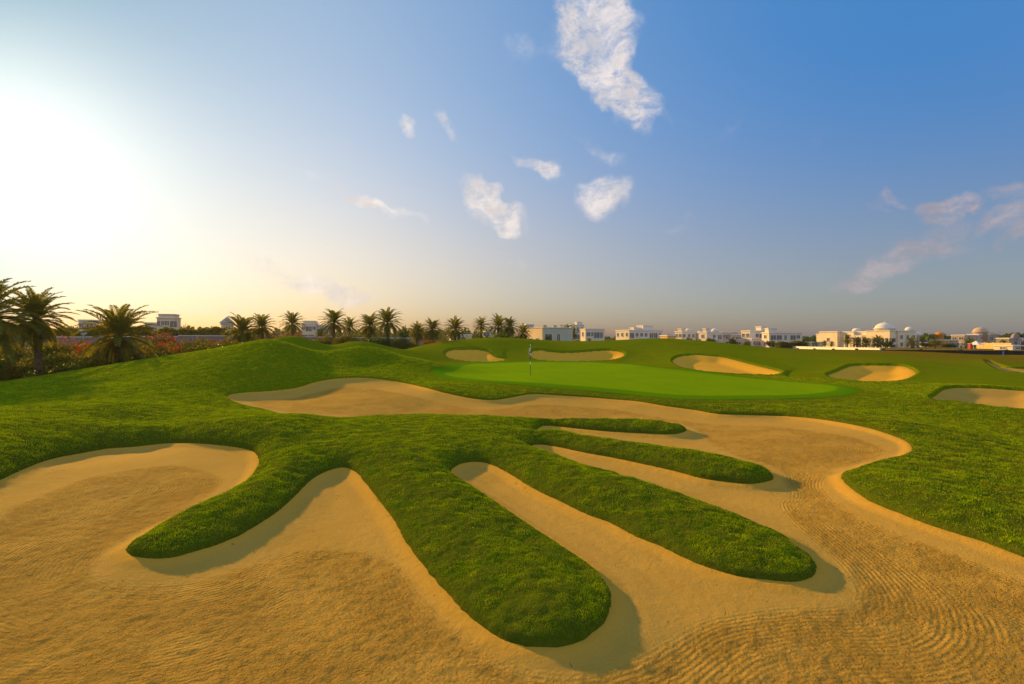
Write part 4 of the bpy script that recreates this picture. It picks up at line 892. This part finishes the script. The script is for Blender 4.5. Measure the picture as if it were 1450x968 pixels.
# red post box like kiosk and white tent by the fence
x, y = xat(1373.5, 130), 130; z = gz(x, y); root = empty('kiosk', (x, y, z), R(12), label='tiny red kiosk beside the white tent behind the dark fence', cat='kiosk')
b = MB(); b.box(-.32, .32, -.32, .32, 0, 1.5); b.build('cabin', plain('red_paint', (.45, .03, .02), .5, .4), root); b = MB(); b.box(-.38, .38, -.38, .38, 1.502, 1.58); b.build('roof', M_wallw, root)
x, y = xat(1382, 132), 132; z = gz(x, y); root = empty('tent', (x, y, z), R(20), label='small white peaked tent behind the dark fence', cat='tent')
b = MB(); b.add([(-1.2, -1.2, 1.2), (1.2, -1.2, 1.2), (1.2, 1.2, 1.2), (-1.2, 1.2, 1.2), (0, 0, 2.3)], [(0, 1, 4), (1, 2, 4), (2, 3, 4), (3, 0, 4), (3, 2, 1, 0)]); b.build('canopy', M_wallw, root)
b = MB()
for sx in (-1.1, 1.1):
    for sy in (-1.1, 1.1): b.tube([(sx, sy, -.1), (sx, sy, 1.2)], .04, 6)
b.build('poles', M_wallw, root)
x, y = xat(1421, 66), 66; z = gz(x, y); root = empty('marker_post', (x, y, z), label='short blue marker post on the rough near the dark fence', cat='marker post')
b = MB(); b.tube([(0, 0, -.1), (0, 0, .42)], [.10, .09], 8); b.lathe([(.11, .42), (.11, .46), (.04, .52)], n=8); b.build('post', plain('blue_paint', (.02, .08, .45), .5, .4), root)
x, y = xat(118, 62.5), 62.5; z = gz(x, y); root = empty('bollard_light', (x, y, z+1.6), label='pale round lamp on the boundary wall left of the broad palm', cat='lamp')
b = MB(); b.lathe([(.08, 0), (.08, 1.5), (.2, 1.55), (.36, 1.75), (.38, 1.95), (.25, 2.15), (.02, 2.2)], n=14); b.build('globe', M_wallw, root, smooth=True)

# ---------- the dusty air ----------
def haze():
    b = MB(); b.box(-520, 520, -40, 560, -3.2, 15.); m = bpy.data.materials.new('haze'); m.use_nodes = True; nt = m.node_tree; nt.nodes.clear()
    o = nt.nodes.new('ShaderNodeOutputMaterial'); v = nt.nodes.new('ShaderNodeVolumePrincipled'); v.inputs['Color'].default_value = (.95, .88, .80, 1)
    v.inputs['Density'].default_value = HAZE; v.inputs['Anisotropy'].default_value = .35; nt.links.new(v.outputs[0], o.inputs['Volume'])
    b.build('haze', m, kind='stuff', label='thin warm dusty haze over the course and the houses')
if HAZE: haze()
# ================= SKY, SUN, CAMERA =================
SUN_AZ, SUN_EL = -48., 17.
def sky():
    w = bpy.data.worlds.new('World'); scene.world = w; w.use_nodes = True; t = NT(w.node_tree)
    bg = w.node_tree.nodes['Background']
    s = t.node('ShaderNodeTexSky', sky_type='NISHITA', sun_disc=False)
    s.sun_elevation = R(SUN_EL); s.sun_rotation = R(SUN_AZ)
    s.altitude = 0; s.air_density = 1.0; s.dust_density = 1.0; s.ozone_density = 2.0
    d = t.node('ShaderNodeTexCoord').outputs['Generated']
    d = t.vmath('NORMALIZE', d)
    sep = t.node('ShaderNodeSeparateXYZ'); t.l.new(d, sep.inputs[0]); z = sep.outputs['Z']
    a, e = R(SUN_AZ), R(SUN_EL)
    sun = (math.sin(a)*math.cos(e), math.cos(a)*math.cos(e), math.sin(e))
    c = t.vmath('DOT_PRODUCT', d, sun)
    # thin dusty air lit by the low sun: a wide aureole and a warm band that both thicken toward the horizon
    gd = (math.sin(R(GL_AZ))*math.cos(R(GL_EL)), math.cos(R(GL_AZ))*math.cos(R(GL_EL)), math.sin(R(GL_EL)))
    cg = t.math('MULTIPLY_ADD', t.vmath('DOT_PRODUCT', d, gd), .5, .5)
    g1 = t.math('POWER', cg, GP1); g2 = t.math('POWER', cg, GP2)
    iz = t.math('SUBTRACT', 1., t.math('MINIMUM', t.math('MAXIMUM', z, 0.), 1.))
    h1 = t.math('POWER', iz, HP1); h2 = t.math('POWER', iz, HP2)
    col = s.outputs[0]
    for fac, k in ((g1, 'g1'), (g2, 'g2'), (1., 'k'), (t.math('MULTIPLY', g1, h1), 'g1h'), (t.math('MULTIPLY', g2, h1), 'g2h'), (h1, 'h'), (t.math('MULTIPLY', g1, h2), 'g1h2'), (h2, 'h2')):
        col = t.vmath('ADD', col, t.vmath('SCALE', tuple(v/SKY_STR for v in AIR[k]), scale=fac))
    # added warm fill lobe behind and above the camera, lifts the shaded sand
    bg_ = t.math('POWER', t.math('MAXIMUM', t.vmath('DOT_PRODUCT', d, FILL_DIR), 0.), 1.6)
    col = t.vmath('ADD', col, t.vmath('SCALE', tuple(v/SKY_STR for v in FILL), scale=bg_))
    col = t.vmath('MAXIMUM', col, (0., 0., 0.)); col = t.vmath('MINIMUM', col, (GL_MAX/SKY_STR,)*3)
    # clouds: soft patches at fixed directions, torn by noise
    q = t.vmath('ADD', d, None); 
    wn = t.node('ShaderNodeTexNoise'); wn.inputs['Scale'].default_value = 9; wn.inputs['Detail'].default_value = 4; t.l.new(d, wn.inputs['Vector'])
    w3 = t.vmath('SUBTRACT', wn.outputs['Color'], (.5, .5, .5)); dd = t.vmath('ADD', d, t.vmath('SCALE', w3, scale=.10))
    wn2 = t.node('ShaderNodeTexNoise'); wn2.inputs['Scale'].default_value = 38; wn2.inputs['Detail'].default_value = 5; t.l.new(d, wn2.inputs['Vector'])
    dd = t.vmath('ADD', dd, t.vmath('SCALE', t.vmath('SUBTRACT', wn2.outputs['Color'], (.5, .5, .5)), scale=.022))
    acc = None
    for (px, py, rx, ry, ang, st) in CLOUDS:
        q = 1.27 if px < 1100 else 1.0; rx, ry = rx*q, ry*q
        v = np.array(((px-CX)/FPX, 1, -(py-CY)/FPX)); L = np.linalg.norm(v); v /= L
        ux = np.array((1., 0, 0)); ux -= ux.dot(v)*v; ux /= np.linalg.norm(ux); uz = np.cross(ux, v)
        if uz[2] < 0: uz = -uz
        A = R(ang); e1 = math.cos(A)*ux-math.sin(A)*uz; e2 = math.sin(A)*ux+math.cos(A)*uz
        ks = L*L**.5   # an angle is smaller towards the edge of a flat picture
        a_ = t.vmath('DOT_PRODUCT', dd, tuple(e1*FPX*ks/rx)); b_ = t.vmath('DOT_PRODUCT', dd, tuple(e2*FPX*L/ry))
        g = t.math('SUBTRACT', 1., t.math('ADD', t.math('MULTIPLY', a_, a_), t.math('MULTIPLY', b_, b_)))
        g = t.math('MULTIPLY', t.math('MAXIMUM', g, 0.), st)
        acc = g if acc is None else t.math('ADD', acc, g)
    acc = t.math('MULTIPLY', t.math('MINIMUM', acc, 1.2), t.math('GREATER_THAN', sep.outputs['Y'], 0.))
    n1 = t.noise(dd, 11, 12, .62, .2); n2 = t.noise(d, 30, 8, .68)
    nn = t.math('SUBTRACT', t.math('ADD', t.math('MULTIPLY', n1, .6), t.math('MULTIPLY', n2, .4)), .5)
    dens = t.math('ADD', t.math('MULTIPLY', acc, 1.15), t.math('MULTIPLY', nn, 3.4))
    cov = t.math('MULTIPLY', t.ramp(dens, .05, 1.65), t.ramp(acc, 0.0, .7))
    st_ = t.vmath('MULTIPLY', d, (9., 9., 22.)); sv = t.vmath('ADD', st_, t.vmath('SCALE', w3, scale=1.2))
    streak = t.noise(sv, 2.2, 8, .72)
    cov = t.math('MULTIPLY', cov, t.ramp(streak, .34, .58, .30, 1.))
    lit = t.ramp(t.noise(dd, 14, 9, .72), .38, .62)
    cb = t.mix(t.ramp(c, .12, .62), CL_FAR, CL_SUN); cd = t.mix(1., cb, (.74, .76, .80), 'MULTIPLY')
    col = t.mix(t.math('MULTIPLY', cov, .88), col, t.mix(lit, cd, cb))
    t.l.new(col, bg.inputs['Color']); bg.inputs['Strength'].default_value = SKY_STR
SKY_STR, GL_MAX = .05, 1.7/2**EXPO
FILL_DIR, FILL = (.28, -.60, .75), (.36, .29, .17)
GP1, GP2, HP1, HP2, GL_EL, GL_AZ = 3.938, 32.079, 6.066, 10.096, 18.204, -55.86
AIR = dict(g1=(.3637, .27783, -.00814), g2=(-1.0503, -.82479, -.66739), k=(-.06184, .0857, .3868), g1h=(2.02443, .8727, -.03006), g2h=(-5.81566, -3.42179, -.85708),
 h=(.54433, -.01052, -1.03022), g1h2=(-2.99354, -1.88539, -.54864), h2=(-.485, -.06, .745))
AIR = {k: tuple(v/2**EXPO for v in c) for k, c in AIR.items()}
CLK = SKY_STR*2**EXPO
CL_FAR, CL_SUN = (.52/CLK, .44/CLK, .46/CLK), (1.02/CLK, .90/CLK, .82/CLK)
CLOUDS = [(832,5,58,50,0,1.2),(845,65,62,52,20,1.3),(865,105,60,40,45,1.2),(897,148,42,40,45,1.1),(800,60,36,34,0,.7),(742,66,24,16,0,.45),(948,165,22,10,20,.4),
 (579,182,16,10,40,1.0),(635,192,24,9,45,.8),(758,228,44,11,15,.8),(786,236,26,16,25,.9),(848,222,42,13,25,.65),(858,281,42,24,0,.9),
 (690,288,52,22,48,1.0),(672,266,40,18,10,.9),(722,308,34,20,30,.7),(702,258,14,8,0,.6),(508,287,48,10,25,1.0),(570,303,48,6,14,.6),(442,256,16,7,20,.6),
 (727,377,26,12,0,.5),(511,313,9,5,0,.5),(1248,284,24,12,0,.9),(1232,302,24,11,0,.9),(1265,292,16,8,0,.6),(1342,283,42,22,-15,1.15),(1308,298,32,22,0,.95),(1372,285,22,14,0,.7),(1285,362,60,30,-30,.8),(1240,390,50,24,-25,.75),(1330,330,70,36,-40,.6),(1205,410,50,20,-20,.6),(1380,350,50,24,0,.4),
 (1432,268,46,20,0,.95),(1425,308,46,28,0,1.1),(1440,335,30,16,0,.9),(965,314,22,10,0,.5),(1042,178,24,7,-30,.3),(1160,192,30,10,0,.5),(430,395,90,22,18,.7),(300,430,120,12,5,.5),(470,410,50,14,10,.5)]
sky()
sl = bpy.data.lights.new('sun', 'SUN'); sl.energy = SUN_E; sl.angle = R(.6); sl.color = SUN_C
so = bpy.data.objects.new('sun', sl); COL.objects.link(so); so.location = (-30, 30, 30)
from mathutils import Vector
a, e = R(SUN_AZ), R(SUN_EL)
so.rotation_euler = Vector((math.sin(a)*math.cos(e), math.cos(a)*math.cos(e), math.sin(e))).to_track_quat('Z', 'Y').to_euler()
cam = bpy.data.cameras.new('camera'); cam.sensor_width = 36; cam.lens = FPX/1450*36; cam.clip_end = 6000; cam.clip_start = .05
co = bpy.data.objects.new('camera', cam); COL.objects.link(co); co.location = (0, 0, CAMZ); co.rotation_euler = (R(90), 0, 0)
scene.camera = co
vs = scene.view_settings; vs.view_transform = 'Standard'; vs.look = 'None'; vs.gamma = 1; vs.exposure = EXPO; vs.use_curve_mapping = False
